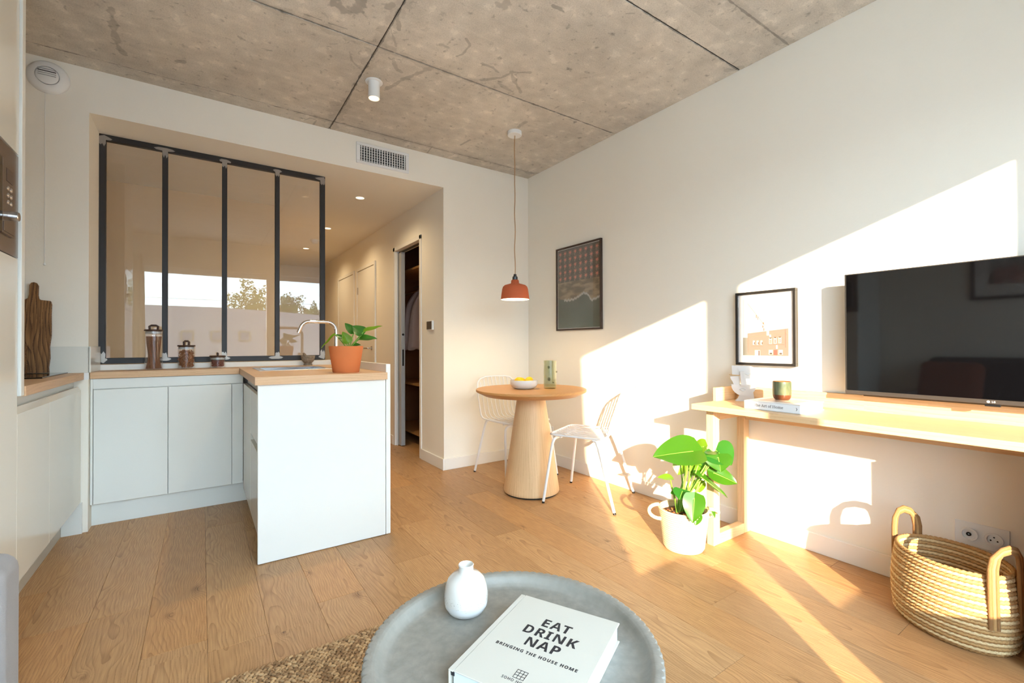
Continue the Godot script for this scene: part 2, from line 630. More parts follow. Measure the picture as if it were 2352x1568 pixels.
func shell() -> void:
	var w := mb().bx(V(0, -0.1, -4.9), V(0.2, 2.8, 4.27), 0.0)
	struct("wall_right", w, M.wall)
	w = mb().bx(V(-0.885, 0, -0.12), V(0, 2.66, 0), 0.0)
	w.bx(V(-3.1, 2.38, -0.12), V(-0.885, 2.66, 0), 0.0)
	w.bx(V(-3.75, 0, -0.32), V(-3.1, 2.66, 0), 0.0)
	struct("wall_back", w, M.wall)
	struct("wall_left", mb().bx(V(-3.95, -0.1, -4.9), V(-3.75, 2.8, 4.27), 0.0), M.wall)
	struct("wall_end", mb().bx(V(-3.75, -0.1, -5.0), V(0, 2.66, -4.8), 0.0), M.wall)
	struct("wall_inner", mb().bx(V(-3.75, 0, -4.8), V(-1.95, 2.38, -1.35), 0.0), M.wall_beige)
	struct("ceiling_corridor", mb().bx(V(-3.75, 2.38, -4.8), V(-0.0, 2.66, -0.12), 0.0), M.wall)
	struct("wall_kitchen", mb().bx(V(-3.1, 0, -0.36), V(-1.72, 0.934, -0.285), 0.001), M.trim)
	# window wall: one wide opening
	w = mb().bx(V(-3.95, -0.1, 4.07), V(-3.62, 2.8, 4.27), 0.0)
	w.bx(V(-0.68, -0.1, 4.07), V(0.2, 2.8, 4.27), 0.0)
	w.bx(V(-3.62, 2.19, 4.07), V(-0.68, 2.8, 4.27), 0.0)
	struct("wall_front", w, M.wall)
	var b := mb().bx(V(-0.014, 0, 0.0), V(0, 0.095, 4.07), 0.002)
	struct("baseboard_right", b, M.trim)
	b = mb().bx(V(-0.885, 0, 0), V(-0.014, 0.095, 0.014), 0.002)
	struct("baseboard_back", b, M.trim)
	b = mb().bx(V(-0.899, 0, -0.455), V(-0.885, 0.095, 0.014), 0.002)
	b.bx(V(-0.899, 0, -1.78), V(-0.885, 0.095, -1.2), 0.002)
	struct("baseboard_corridor", b, M.trim)

func floor_planks() -> void:
	var f := struct("floor")
	put("subfloor", mb().bx(V(-3.95, -0.16, -5.0), V(0.2, -0.012, 4.27), 0.0), M.dark, f)
	var known := {0: 1.61, -2: 1.135, 8: 1.97, 9: 2.42, 7: 2.655}
	for k in range(-7, 14):
		var x0 := maxf(-2.55 + 0.187 * k, -3.75)
		var x1 := minf(-2.55 + 0.187 * (k + 1), 0.0)
		if x1 - x0 < 0.01:
			continue
		var z: float = known.get(k, rng.randf_range(0.2, 1.5)) - 1.29 * 6.0
		while z < 4.1:
			var z0 := maxf(z, -4.8)
			var z1 := minf(z + 1.29, 4.09)
			if z1 - z0 > 0.02:
				var m := mb()
				var strip := rng.randi() % 8
				var flip := rng.randf() < 0.5
				var du := rng.randf()
				var g := 0.0003
				var c := 0.0011
				var xs := [x0 + g, x0 + g + c, x1 - g - c, x1 - g]
				var zs := [z0 + g, z0 + g + c, z1 - g - c, z1 - g]
				var uvf := func(p: Vector3) -> Vector2:
					var t := clampf((p.x - x0) / 0.187, 0.02, 0.98)
					var u := (p.z - z) / 1.3
					return Vector2(du + (1.0 - u if flip else u), (strip + t) / 8.0)
				for e in [[1, 2, 1, 2, 0, Vector3.UP], [0, 1, 1, 2, 1, V(-0.6, 0.8, 0)], [2, 3, 1, 2, 2, V(0.6, 0.8, 0)], [1, 2, 0, 1, 3, V(0, 0.8, -0.6)], [1, 2, 2, 3, 4, V(0, 0.8, 0.6)]]:
					var ids := []
					for q in [[e[0], e[2]], [e[1], e[2]], [e[1], e[3]], [e[0], e[3]]]:
						var edge: bool = q[0] == 0 or q[0] == 3 or q[1] == 0 or q[1] == 3
						var p := V(xs[q[0]], -0.0014 if edge else 0.0, zs[q[1]])
						ids.append(m.vert(p, e[5], uvf.call(p)))
					m.tri(ids[0], ids[1], ids[2])
					m.tri(ids[0], ids[2], ids[3])
				for e in [[V(xs[0], 0, zs[0]), V(xs[0], 0, zs[3]), V(-1, 0, 0)], [V(xs[3], 0, zs[0]), V(xs[3], 0, zs[3]), V(1, 0, 0)], [V(xs[0], 0, zs[0]), V(xs[3], 0, zs[0]), V(0, 0, -1)], [V(xs[0], 0, zs[3]), V(xs[3], 0, zs[3]), V(0, 0, 1)]]:
					var ids := []
					for q in [e[0] + V(0, -0.0014, 0), e[1] + V(0, -0.0014, 0), e[1] + V(0, -0.011, 0), e[0] + V(0, -0.011, 0)]:
						ids.append(m.vert(q, e[2], uvf.call(q)))
					m.tri(ids[0], ids[1], ids[2])
					m.tri(ids[0], ids[2], ids[3])
				put("plank", m, M["plank%d" % (rng.randi() % 3)], f)
			z += 1.29

func ceiling_panels() -> void:
	var c := struct("ceiling")
	put("slab", mb().bx(V(-3.95, 2.636, -0.12), V(0.2, 2.9, 4.27), 0.0), M.dark, c)
	var xs := [-3.75, -1.80, 0.0]
	var zs := [0.0, 0.135, 1.11, 2.07, 3.04, 4.07]
	for i in 2:
		for j in 5:
			var dy := rng.randf_range(0.0, 0.0015)
			var m := mb()
			var x0: float = xs[i] + (0.002 if i > 0 else 0.0)
			var x1: float = xs[i + 1] - (0.002 if i < 1 else 0.0)
			var z0: float = zs[j] + (0.003 if j > 0 else 0.0)
			var z1: float = zs[j + 1] - (0.003 if j < 4 else 0.0)
			var y := 2.63 + dy
			m.bx(V(x0, y, z0), V(x1, 2.637, z1), 0.002)
			for q in m.uv.size():
				m.uv[q] = Vector2((m.v[q].x + 3.75) / 3.75, m.v[q].z / 2.2)
			put("panel", m, M.concrete, c)

# ------------------------------------------------------------------ glazed screen over the worktop
func partition() -> void:
	var w := struct("window_1")
	tag(w, "dark steel framed four pane glazed screen above the worktop")
	var z0 := -0.33
	var z1 := -0.298
	var x0 := -3.104
	var x1 := -1.765
	var y0 := 0.938
	var y1 := 2.379
	var t := 0.037
	put("top_rail", mb().bx(V(x0, y1 - t, z0), V(x1, y1, z1), 0.002), M.steel_dark, w)
	put("bottom_rail", mb().bx(V(x0, y0, z0), V(x1, y0 + t, z1), 0.002), M.steel_dark, w)
	put("stile", mb().bx(V(x0, y0 + t, z0), V(x0 + t, y1 - t, z1), 0.002), M.steel_dark, w)
	put("stile", mb().bx(V(x1 - t, y0 + t, z0), V(x1, y1 - t, z1), 0.002), M.steel_dark, w)
	var cs := [x0 + t, -2.771, -2.436, -2.102, x1 - t]
	for k in range(1, 4):
		put("mullion", mb().bx(V(cs[k] - 0.0155, y0 + t, z0), V(cs[k] + 0.0155, y1 - t, z1), 0.002), M.steel_dark, w)
	for k in 4:
		var a: float = cs[k] + (0.0155 if k > 0 else 0.0)
		var b: float = cs[k + 1] - (0.0155 if k < 3 else 0.0)
		put("glass_pane", mb().bx(V(a, y0 + t, -0.318), V(b, y1 - t, -0.312), 0.0), M.glass, w)
	# bare metal where the joints were ground, ragged edges
	for k in 5:
		var x: float = [x0 + t * 0.5, -2.771, -2.436, -2.102, x1 - t * 0.5][k]
		for top in [true, false]:
			var yr := y1 - t * 0.5 if top else y0 + t * 0.5
			var sy := -1.0 if top else 1.0
			var hw := 0.0148 if k in [1, 2, 3] else 0.0175
			var l := 0.0 if k == 0 else rng.randf_range(0.03, 0.06)
			var r := 0.0 if k == 4 else rng.randf_range(0.025, 0.055)
			if k == 0:
				l = hw
			if k == 4:
				r = hw
			var d := rng.randf_range(0.04, 0.055)
			var p := PackedVector2Array([Vector2(-l, 0.004 * sy), Vector2(-l * 0.8, 0.013 * sy), Vector2(-hw, 0.0165 * sy), Vector2(-hw, d * 0.95 * sy), Vector2(-hw * 0.4, d * 1.15 * sy), Vector2(0.0, d * 0.85 * sy), Vector2(hw * 0.5, d * 1.2 * sy), Vector2(hw, d * 0.9 * sy), Vector2(hw, 0.0165 * sy), Vector2(r * 0.85, 0.013 * sy), Vector2(r, 0.006 * sy), Vector2(r * 0.7, -0.002 * sy), Vector2(0.01, -0.013 * sy if k in [0, 4] else -0.005 * sy), Vector2(-l * 0.6, -0.004 * sy)])
			for q in p.size():
				if q in [1, 3, 4, 5, 6, 7, 9, 11, 13]:
					p[q] *= rng.randf_range(0.85, 1.12)
				p[q].x = clampf(p[q].x, -hw if k == 0 else -1.0, hw if k == 4 else 1.0)
			put("weld_mark", mb().prism(p, 0.0012, Transform3D(Basis(), V(x, yr, z1 + 0.0003))), M.weld, w)

# ------------------------------------------------------------------ windows behind the camera
func windows() -> void:
	var fm: Material = M.white_metal
	var w := struct("window_2")
	tag(w, "white framed balcony window beside the curtain")
	put("top_rail", mb().bx(V(-3.62, 2.115, 4.17), V(-1.64, 2.19, 4.235), 0.003), fm, w)
	put("bottom_rail", mb().bx(V(-3.62, 0.0, 4.17), V(-1.64, 0.07, 4.235), 0.003), fm, w)
	put("stile", mb().bx(V(-3.62, 0.07, 4.17), V(-3.55, 2.115, 4.235), 0.003), fm, w)
	put("stile", mb().bx(V(-1.705, 0.07, 4.17), V(-1.64, 2.115, 4.235), 0.003), fm, w)
	put("glass_pane", mb().bx(V(-3.55, 0.07, 4.198), V(-1.705, 2.115, 4.204), 0.0), M.glass, w)
	w = struct("window_3")
	tag(w, "narrow white framed window over a low panel")
	put("top_rail", mb().bx(V(-1.64, 2.115, 4.17), V(-0.68, 2.19, 4.235), 0.003), fm, w)
	put("low_panel", mb().bx(V(-1.64, 0.0, 4.17), V(-0.68, 0.49, 4.235), 0.003), fm, w)
	put("stile", mb().bx(V(-1.64, 0.49, 4.17), V(-1.585, 2.115, 4.235), 0.003), fm, w)
	put("stile", mb().bx(V(-0.755, 0.49, 4.17), V(-0.68, 2.115, 4.235), 0.003), fm, w)
	put("glass_pane", mb().bx(V(-1.585, 0.49, 4.198), V(-0.755, 2.115, 4.204), 0.0), M.glass, w)
	var cf := func(s: float, t: float) -> Vector3:
		return V(-3.50 + s * (0.27 + 0.03 * t), 0.03 + (1.0 - t) * 2.3, 4.0 + 0.035 * sin(s * 30.0))
	single("curtain", mb().sheet(60, 6, cf), M.curtain, "pale curtain gathered at the side of the balcony window", "curtain")

# ------------------------------------------------------------------ corridor with doors and wardrobe
func corridor() -> void:
	var w := mb().bx(V(-0.885, 0, -0.5), V(-0.785, 2.38, -0.12), 0.0)
	w.bx(V(-0.885, 2.035, -1.16), V(-0.785, 2.38, -0.5), 0.0)
	w.bx(V(-0.885, 0, -4.8), V(-0.785, 2.38, -1.16), 0.0)
	struct("wall_corridor", w, M.wall)
	# pocket door in the first opening
	var d := struct("door_1")
	tag(d, "sliding pocket door pushed almost into the wall at the wardrobe")
	put("casing", mb().bx(V(-0.895, 0, -0.5), V(-0.785, 2.075, -0.462), 0.002).bx(V(-0.895, 0, -1.2), V(-0.785, 2.075, -1.155), 0.002).bx(V(-0.895, 2.035, -1.2), V(-0.785, 2.075, -0.462), 0.002), M.trim, d)
	var leaf := put("leaf", mb().bx(V(-0.858, 0.008, -1.155), V(-0.818, 2.02, -1.06), 0.002), M.grey_plastic, d)
	put("lock", mb().lathe([Vector2(0, 0), Vector2(0.012, 0), Vector2(0.012, 0.003), Vector2(0, 0.003)], Vector3.ZERO, 16).moved(Transform3D(Basis(Vector3.RIGHT, PI / 2), V(-0.838, 1.16, -1.061))), M.black, leaf)
	put("pull", mb().box(V(-0.838, 0.92, -1.059), V(0.016, 0.17, 0.004), 0.0018), M.black, leaf)
	put("track", mb().bx(V(-0.845, 2.018, -1.155), V(-0.83, 2.034, -0.5), 0.001), M.black, d)
	put("edge_seal", mb().bx(V(-0.874, 0.0, -1.152), V(-0.866, 2.03, -1.135), 0.001).bx(V(-0.81, 0.0, -1.152), V(-0.8, 2.03, -1.1), 0.001), M.white_plastic, d)
	# wardrobe behind it
	var c := thing("wardrobe", "brown wooden open wardrobe behind the sliding door", "wardrobe", V(-0.45, 0, -1.0))
	put("back_panel", mb().bx(V(0.36, 0, -0.85), V(0.38, 2.3, 0.86), 0.001), M.wardrobe_wood, c)
	put("side_panel", mb().bx(V(-0.32, 0, -0.87), V(0.36, 2.3, -0.85), 0.001), M.wardrobe_wood, c)
	put("side_panel", mb().bx(V(-0.32, 0, 0.84), V(0.36, 2.3, 0.86), 0.001), M.wardrobe_wood, c)
	for y in [0.1, 0.62, 1.86]:
		put("shelf", mb().bx(V(-0.25, y, -0.85), V(0.36, y + 0.022, 0.84), 0.001), M.oak_warm, c)
	put("hanging_rail", mb().tube([V(0.05, 1.76, -0.85), V(0.05, 1.76, 0.84)], 0.012, 10), M.steel, c)
	var sf := func(s: float, t: float) -> Vector3:
		var a := s * TAU
		var wd := 0.21 + 0.03 * t - 0.16 * pow(1.0 - t, 5.0)
		return V(cos(a) * wd + 0.01 * sin(a * 7.0) * t, 1.69 - t * 0.68 + 0.02 * sin(a * 3.0) * t, sin(a) * (0.035 + 0.03 * t) + 0.01 * sin(a * 5.0))
	for k in 2:
		var sh := thing("shirt", ["pale pink shirt on a hanger in the wardrobe, nearer the sliding door edge", "pale pink shirt on a hanger deeper in the wardrobe"][k], "shirt", V(-0.44, 0, -1.3 - k * 0.2))
		put("cloth", mb().sheet(40, 16, sf), mat(214, 190, 180, 0.9), sh)
		put("hanger", mb().tube([V(-0.2, 1.63, 0), V(0, 1.70, 0), V(0.2, 1.63, 0)], 0.004, 6).tube([V(0, 1.70, 0), V(0, 1.75, 0), V(0.02, 1.776, 0), V(0.05, 1.775, 0)], 0.003, 6), M.steel, sh)
	# hall door further along
	var e := [[-2.53, -1.83, 2.0, "closed white hall door with a lever handle past the wardrobe"], [-3.5, -2.72, 2.0, "white hall door at the far end of the corridor"]]
	for k in 2:
		var q: Array = e[k]
		d = struct("door_%d" % (k + 2))
		tag(d, q[3])
		put("casing", mb().bx(V(-0.905, 0, q[0] - 0.04), V(-0.885, q[2] + 0.04, q[0]), 0.002).bx(V(-0.905, 0, q[1]), V(-0.885, q[2] + 0.04, q[1] + 0.04), 0.002).bx(V(-0.905, q[2], q[0]), V(-0.885, q[2] + 0.04, q[1]), 0.002), M.trim, d)
		put("leaf", mb().bx(V(-0.896, 0.006, q[0] + 0.004), V(-0.8852, q[2] - 0.004, q[1] - 0.004), 0.002), M.trim, d)
		if k == 0:
			var h := put("handle", mb().tube([V(-0.9, 1.015, -1.93), V(-0.945, 1.015, -1.93), V(-0.95, 1.015, -1.94), V(-0.95, 1.015, -2.05)], 0.009, 10).lathe([Vector2(0, 0), Vector2(0.025, 0), Vector2(0.025, 0.008), Vector2(0, 0.008)], Vector3.ZERO, 20), M.steel, d)
			h.mesh = mb().tube([V(-0.896, 1.015, -1.93), V(-0.945, 1.015, -1.93), V(-0.95, 1.015, -1.94), V(-0.95, 1.015, -2.05)], 0.009, 10).mesh()
			put("hinge", mb().box(V(-0.9, 1.75, -2.5), V(0.012, 0.09, 0.02), 0.002), M.steel, d)
			put("rosette", mb().box(V(-0.8985, 1.015, -1.93), V(0.006, 0.05, 0.05), 0.002), M.steel, d)

# ------------------------------------------------------------------ what the panes mirror
func outside() -> void:
	struct("ground", mb().bx(V(-90, -3.2, 4.3), V(90, -3.0, 120), 0.0), mat(176, 172, 166, 0.9))
	single("added_sun_screen", mb().prism(PackedVector2Array([Vector2(4.28, -1.0), Vector2(5.62, -1.0), Vector2(5.38, 2.9), Vector2(4.28, 2.9)]), 0.04, Transform3D(Basis(V(0, 0, 1), V(0, 1, 0), V(-1, 0, 0)), V(-3.42, 0, 0))), M.white_metal, "white leaning screen added outside the window to cut off the sunlight", "screen")  # added unseen fin, its lean shaped to set the edge of the sun patch
	var b := thing("building", "long pale hall with a gently curved roof line across from the window", "building", V(-2, -3, 18))
	var top := PackedVector2Array()
	for k in 25:
		var x := -30.0 + k * 2.5
		top.append(Vector2(x, 5.62 - 0.0016 * (x + 1.5) * (x + 1.5) - 0.035 * maxf(0.0, x)))
	var poly := PackedVector2Array([Vector2(30, 0), Vector2(-30, 0)])
	poly.append_array(top)
	put("wall", mb().prism(poly, 8.0, Transform3D(Basis(), V(0, 0, 4))), mat(168, 158, 158, 0.7), b)
	for k in 9:
		put("seam", mb().bx(V(-30, 0.7 * k + 0.3, -0.012), V(30, 0.7 * k + 0.312, 0.0), 0.0), M.grey_plastic, b)
	for k in 4:
		var x := -1.25 + k * 0.98
		var win := put("window", mb().bx(V(x, 4.25, -0.06), V(x + 0.42, 4.65, 0.0), 0.0), mat(150, 132, 100, 0.9), b)
		put("pane", mb().bx(V(x + 0.05, 4.28, -0.065), V(x + 0.37, 4.6, -0.05), 0.0), mat(128, 128, 138, 0.9), win)
	var spots := [[0.25, 31.0, 2.0, "tall broad green tree behind the pale hall"], [3.0, 35.0, 1.4, "smaller dark green tree beside the broad one"], [5.4, 39.0, 1.2, "low rounded tree right of the others behind the hall"]]
	for k in 3:
		var s: Array = spots[k]
		var t := thing("tree", s[3], "tree", V(s[0], -3, s[1]), 0.0, "trees behind the hall")
		var ht: float = [8.2, 7.9, 7.4][k]
		put("trunk", mb().tube([V(0, 0, 0), V(0.05, ht * 0.5, 0), V(0, ht * 0.8, 0)], [0.2, 0.14, 0.06], 8), mat(92, 76, 60, 0.9), t)
		var m := mb()
		for q in 2600:
			var dir := Vector3(rng.randfn(), rng.randfn(), rng.randfn()).normalized()
			var rr: float = s[2] * pow(rng.randf(), 0.4) * (0.8 + 0.35 * sin(dir.x * 7.0) * sin(dir.y * 6.0 + k))
			var p: Vector3 = V(0, ht - s[2] * 0.9, 0) + dir * V(rr, rr * 1.25, rr)
			var u := Vector3(rng.randfn(), rng.randfn(), rng.randfn()).normalized() * 0.09
			var x := u.cross(dir).normalized() * 0.07
			var nn := u.cross(x).normalized()
			var i0 := m.vert(p - u, nn, Vector2.ZERO)
			var i1 := m.vert(p + x, nn, Vector2.ZERO)
			var i2 := m.vert(p + u, nn, Vector2.ZERO)
			var i3 := m.vert(p - x, nn, Vector2.ZERO)
			m.tri(i0, i1, i2)
			m.tri(i0, i2, i3)
		var fo := put("foliage", m, mat([128, 104, 112][k], [132, 118, 124][k], [62, 52, 58][k], 0.8), t)
		fo.set_meta("kind", "stuff")

# ------------------------------------------------------------------ fitted kitchen
func kitchen() -> void:
	var W: Material = M.white_matt
	var G: Material = M.white_gloss
	# back run
	var c := thing("base_cabinet", "white two door base cabinet under the glazed screen", "cabinet", V(-2.74, 0, -0.06))
	put("carcass", mb().bx(V(-0.358, 0.13, -0.22), V(0.40, 0.86, -0.004), 0.001), W, c)
	put("door", mb().bx(V(-0.345, 0.135, -0.004), V(-0.002, 0.797, 0.016), 0.0015), W, c)
	put("door", mb().bx(V(0.002, 0.135, -0.004), V(0.335, 0.797, 0.016), 0.0015), W, c)
	put("filler", mb().bx(V(0.338, 0.135, -0.004), V(0.401, 0.797, 0.015), 0.001), W, c)
	put("filler", mb().bx(V(-0.358, 0.135, -0.004), V(-0.3475, 0.86, 0.018), 0.001), W, c)
	put("top_rail", mb().bx(V(-0.349, 0.801, -0.004), V(0.401, 0.86, 0.01), 0.001), W, c)
	put("plinth", mb().bx(V(-0.38, 0.0, -0.06), V(0.43, 0.13, -0.04), 0.001), W, c)
	# left run
	c = thing("base_cabinet", "glossy cream white base cabinet run along the left wall", "cabinet", V(-3.44, 0, 0.5))
	put("carcass", mb().bx(V(-0.3, 0.172, -0.498), V(0.28, 0.86, 0.575), 0.001), W, c)
	for q in [[-0.496, 0.139], [0.141, 0.575]]:
		put("door", mb().bx(V(0.29, 0.172, q[0]), V(0.31, 0.80, q[1]), 0.001), G, c)
		var pr := PackedVector2Array([Vector2(0.29, 0.80), Vector2(0.31, 0.80), Vector2(0.298, 0.822), Vector2(0.29, 0.822)])
		put("grip_edge", mb().prism(pr, q[1] - q[0], Transform3D(Basis(V(1, 0, 0), V(0, 1, 0), V(0, 0, 1)), V(0, 0, (q[0] + q[1]) * 0.5))), G, c)
	put("plinth", mb().bx(V(0.21, 0.0, -0.48), V(0.232, 0.172, 0.575), 0.001), mat(196, 190, 178, 0.4), c)
	put("filler", mb().bx(V(0.232, 0.0, -0.498), V(0.318, 0.172, -0.48), 0.001), W, c)
	# island
	c = thing("kitchen_island", "white kitchen peninsula with drawers and a plain end panel", "cabinet", V(-2.04, 0, 0.4))
	put("carcass", mb().bx(V(-0.275, 0.1, -0.45), V(0.30, 0.70, 0.58), 0.001), W, c)
	put("end_panel", mb().bx(V(-0.306, 0.003, 0.583), V(0.316, 0.862, 0.603), 0.0012), W, c)
	put("back_panel", mb().bx(V(0.319, 0.003, -0.68), V(0.344, 0.945, 0.603), 0.0012), W, c)
	put("drawer", mb().bx(V(-0.298, 0.555, 0.10), V(-0.278, 0.80, 0.58), 0.0012), G, c)
	put("drawer", mb().bx(V(-0.298, 0.105, 0.10), V(-0.278, 0.515, 0.58), 0.0012), G, c)
	put("door", mb().bx(V(-0.298, 0.105, -0.42), V(-0.278, 0.80, 0.096), 0.0012), G, c)
	put("grip_channel", mb().bx(V(-0.272, 0.80, -0.44), V(-0.25, 0.86, 0.58), 0.001).bx(V(-0.277, 0.515, 0.10), V(-0.274, 0.555, 0.58), 0.0005), mat(200, 196, 184, 0.4), c)
	put("plinth", mb().bx(V(-0.25, 0.0, -0.46), V(-0.235, 0.1, 0.58), 0.001), mat(200, 196, 184, 0.3), c)
	# worktop
	c = thing("worktop", "pale oak laminate worktop running round the kitchen", "worktop", V(-2.6, 0.862, 0.2))
	put("slab", mb().bx(V(-0.498, 0, -0.484), V(0.239, 0.038, -0.23), 0.001, 0), M.oak_grey, c)
	var isl := mb()
	var at := V(-2.6, 0.862, 0.2)
	for q in [[-2.36, -1.722, -0.285, 0.03], [-2.36, -2.27, 0.03, 0.43], [-1.90, -1.722, 0.03, 0.43], [-2.36, -1.722, 0.43, 1.03]]:
		isl.bx(V(q[0], 0.862, q[2]) - at, V(q[1], 0.9, q[3]) - at, 0.0, 0)
	put("slab", isl, M.oak_grey, c)
	put("slab", mb().bx(V(-3.75, 0.862, 0.001) - at, V(-3.118, 0.9, 1.028) - at, 0.001, 2), M.oak_grey, c)
	put("joint_strip", mb().bx(V(-3.118, 0.861, 0.001) - at, V(-3.098, 0.9005, 0.004) - at, 0.0), M.white_plastic, c)
	c = thing("splashback", "low white splashback behind the left worktop", "splashback", V(-3.4, 0.9, 0.0))
	put("panel", mb().bx(V(-0.35, 0, 0.0005), V(0.306, 0.148, 0.012), 0.001), M.white_gloss, c)
	put("return", mb().bx(V(0.3, 0, -0.285), V(0.312, 0.148, 0.012), 0.001), M.white_gloss, c)
	# sink and tap
	c = thing("sink", "stainless steel sink set into the peninsula worktop", "sink", V(-2.085, 0.9, 0.23))
	var rim := mb()
	for q in [[-0.205, 0.205, -0.22, -0.18], [-0.205, 0.205, 0.18, 0.22], [-0.205, -0.165, -0.18, 0.18], [0.165, 0.205, -0.18, 0.18]]:
		rim.bx(V(q[0], 0.0, q[2]), V(q[1], 0.003, q[3]), 0.001)
	put("rim", rim, M.steel, c)
	var bas := mb()
	bas.bx(V(-0.175, -0.15, -0.19), V(0.175, -0.145, 0.19), 0.0)
	bas.bx(V(-0.177, -0.15, -0.19), V(-0.17, 0.0, 0.19), 0.0).bx(V(0.17, -0.15, -0.19), V(0.177, 0.0, 0.19), 0.0)
	bas.bx(V(-0.175, -0.15, -0.192), V(0.175, 0.0, -0.185), 0.0).bx(V(-0.175, -0.15, 0.185), V(0.175, 0.0, 0.192), 0.0)
	put("basin", bas, M.steel, c)
	c = thing("faucet", "chrome swan neck faucet beside the sink", "faucet", V(-1.825, 0.9, 0.31))
	put("base", mb().lathe([Vector2(0.026, 0), Vector2(0.026, 0.006), Vector2(0.022, 0.01), Vector2(0.022, 0.05), Vector2(0.0, 0.052)], Vector3.ZERO, 24), M.chrome, c)
	var pts := [V(0, 0.045, 0), V(0, 0.235, 0)]
	for k in 9:
		var a := PI * 0.5 * k / 8.0
		pts.append(V(-0.06 + 0.06 * cos(a), 0.245 + 0.06 * sin(a), 0))
	pts.append(V(-0.16, 0.305, 0))
	for k in 7:
		var a := 1.15 * k / 6.0
		pts.append(V(-0.165 - 0.055 * sin(a), 0.25 + 0.055 * cos(a), 0))
	pts.append(V(-0.232, 0.232, 0))
	put("spout", mb().tube(pts, 0.0115, 14), M.chrome, c)
	put("lever", mb().tube([V(0, 0.035, 0), V(0.0, 0.045, 0.04), V(0, 0.075, 0.075)], 0.006, 8), M.chrome, c)
	# tall unit
	c = thing("tall_cabinet", "glossy white tall cabinet to the ceiling at the left edge", "cabinet", V(-3.44, 0, 1.35))
	put("carcass", mb().bx(V(-0.3, 0.172, -0.27), V(0.288, 2.62, 0.3), 0.001), W, c)
	put("side_panel", mb().bx(V(-0.3, 0.865, -0.318), V(0.318, 2.628, -0.283), 0.0012), W, c)
	put("door", mb().bx(V(0.29, 1.76, -0.28), V(0.31, 2.628, 0.3), 0.001), G, c)
	put("door", mb().bx(V(0.29, 0.172, -0.273), V(0.31, 1.372, 0.3), 0.001), G, c)
	put("plinth", mb().bx(V(0.21, 0.0, -0.27), V(0.232, 0.172, 0.3), 0.001), mat(196, 190, 178, 0.4), c)
	c = thing("microwave", "built-in brushed steel microwave in the tall cabinet", "microwave", V(-3.15, 1.375, 1.36))
	var bz := mat(126, 110, 98, 0.22, 0.55)
	put("frame", mb().bx(V(0.0, 0, -0.285), V(0.02, 0.376, 0.29), 0.001), bz, c)
	var pn := put("control_panel", mb().bx(V(0.02, 0.06, -0.215), V(0.027, 0.315, -0.1), 0.001), mat(120, 104, 94, 0.2, 0.5), c)
	put("display", mb().bx(V(0.027, 0.245, -0.195), V(0.0285, 0.29, -0.135), 0.0005), mat(96, 82, 76, 0.15), pn)
	for k in 6:
		put("button", mb().lathe([Vector2(0.0085, 0), Vector2(0.0075, 0.002), Vector2(0.005, 0.0035), Vector2(0, 0.0035)], Vector3.ZERO, 14).moved(Transform3D(Basis(V(0, 0, 1), -PI / 2), V(0.027, 0.222 - 0.024 * (k / 2), -0.15 - 0.03 * (k % 2)))), M.steel, pn)
	put("knob", mb().lathe([Vector2(0.017, 0), Vector2(0.016, 0.022), Vector2(0.014, 0.024), Vector2(0, 0.024)], Vector3.ZERO, 24).moved(Transform3D(Basis(V(0, 0, 1), -PI / 2), V(0.027, 0.13, -0.165))), M.steel, pn)
	put("latch_button", mb().bx(V(0.027, 0.068, -0.21), V(0.029, 0.1, -0.105), 0.0008), mat(120, 104, 94, 0.2, 0.5), pn)
	put("door", mb().bx(V(0.02, 0.06, -0.097), V(0.027, 0.315, 0.25), 0.001), M.black_glass, c)

func leafshape(m: MB, base: Vector3, tip: Vector3, width: float, up: Vector3, fold := 0.35, droop := 0.12, heart := 0.18) -> MB:
	var ax := tip - base
	var l := ax.length()
	var d := ax / l
	var side := d.cross(up).normalized()
	var nn := side.cross(d).normalized()
	var f := func(s: float, t: float) -> Vector3:
		# s runs along the midrib, t across
		var q := t * 2.0 - 1.0
		var w := width * 0.5 * 1.96 * pow(s, 0.3) * pow(1.0 - s, 0.9)
		var back := -heart * l * q * q * pow(1.0 - s, 4.0) * 1.5
		return base + d * (s * l + back) + side * (q * w) + nn * (absf(q) * w * fold - droop * l * (s * s) + 0.02 * l * sin(s * 9.0) * q * q)
	return m.sheet(20, 10, f)

func rib(base: Vector3, tip: Vector3, up: Vector3, droop: float) -> MB:
	var d := (tip - base).normalized()
	var l := (tip - base).length()
	var nn := d.cross(up).normalized().cross(d).normalized()
	var pts := []
	var rad := []
	for k in 9:
		var s := k / 8.0
		pts.append(base + d * (s * l) + nn * (0.0009 - droop * l * s * s))
		rad.append(lerpf(0.0022, 0.0006, s))
	return mb().tube(pts, rad, 5)

func stempts(a: Vector3, b: Vector3, bow: Vector3) -> Array:
	var o := []
	for k in 7:
		var t := k / 6.0
		o.append(a.lerp(b, t) + bow * (4.0 * t * (1.0 - t)))
	return o

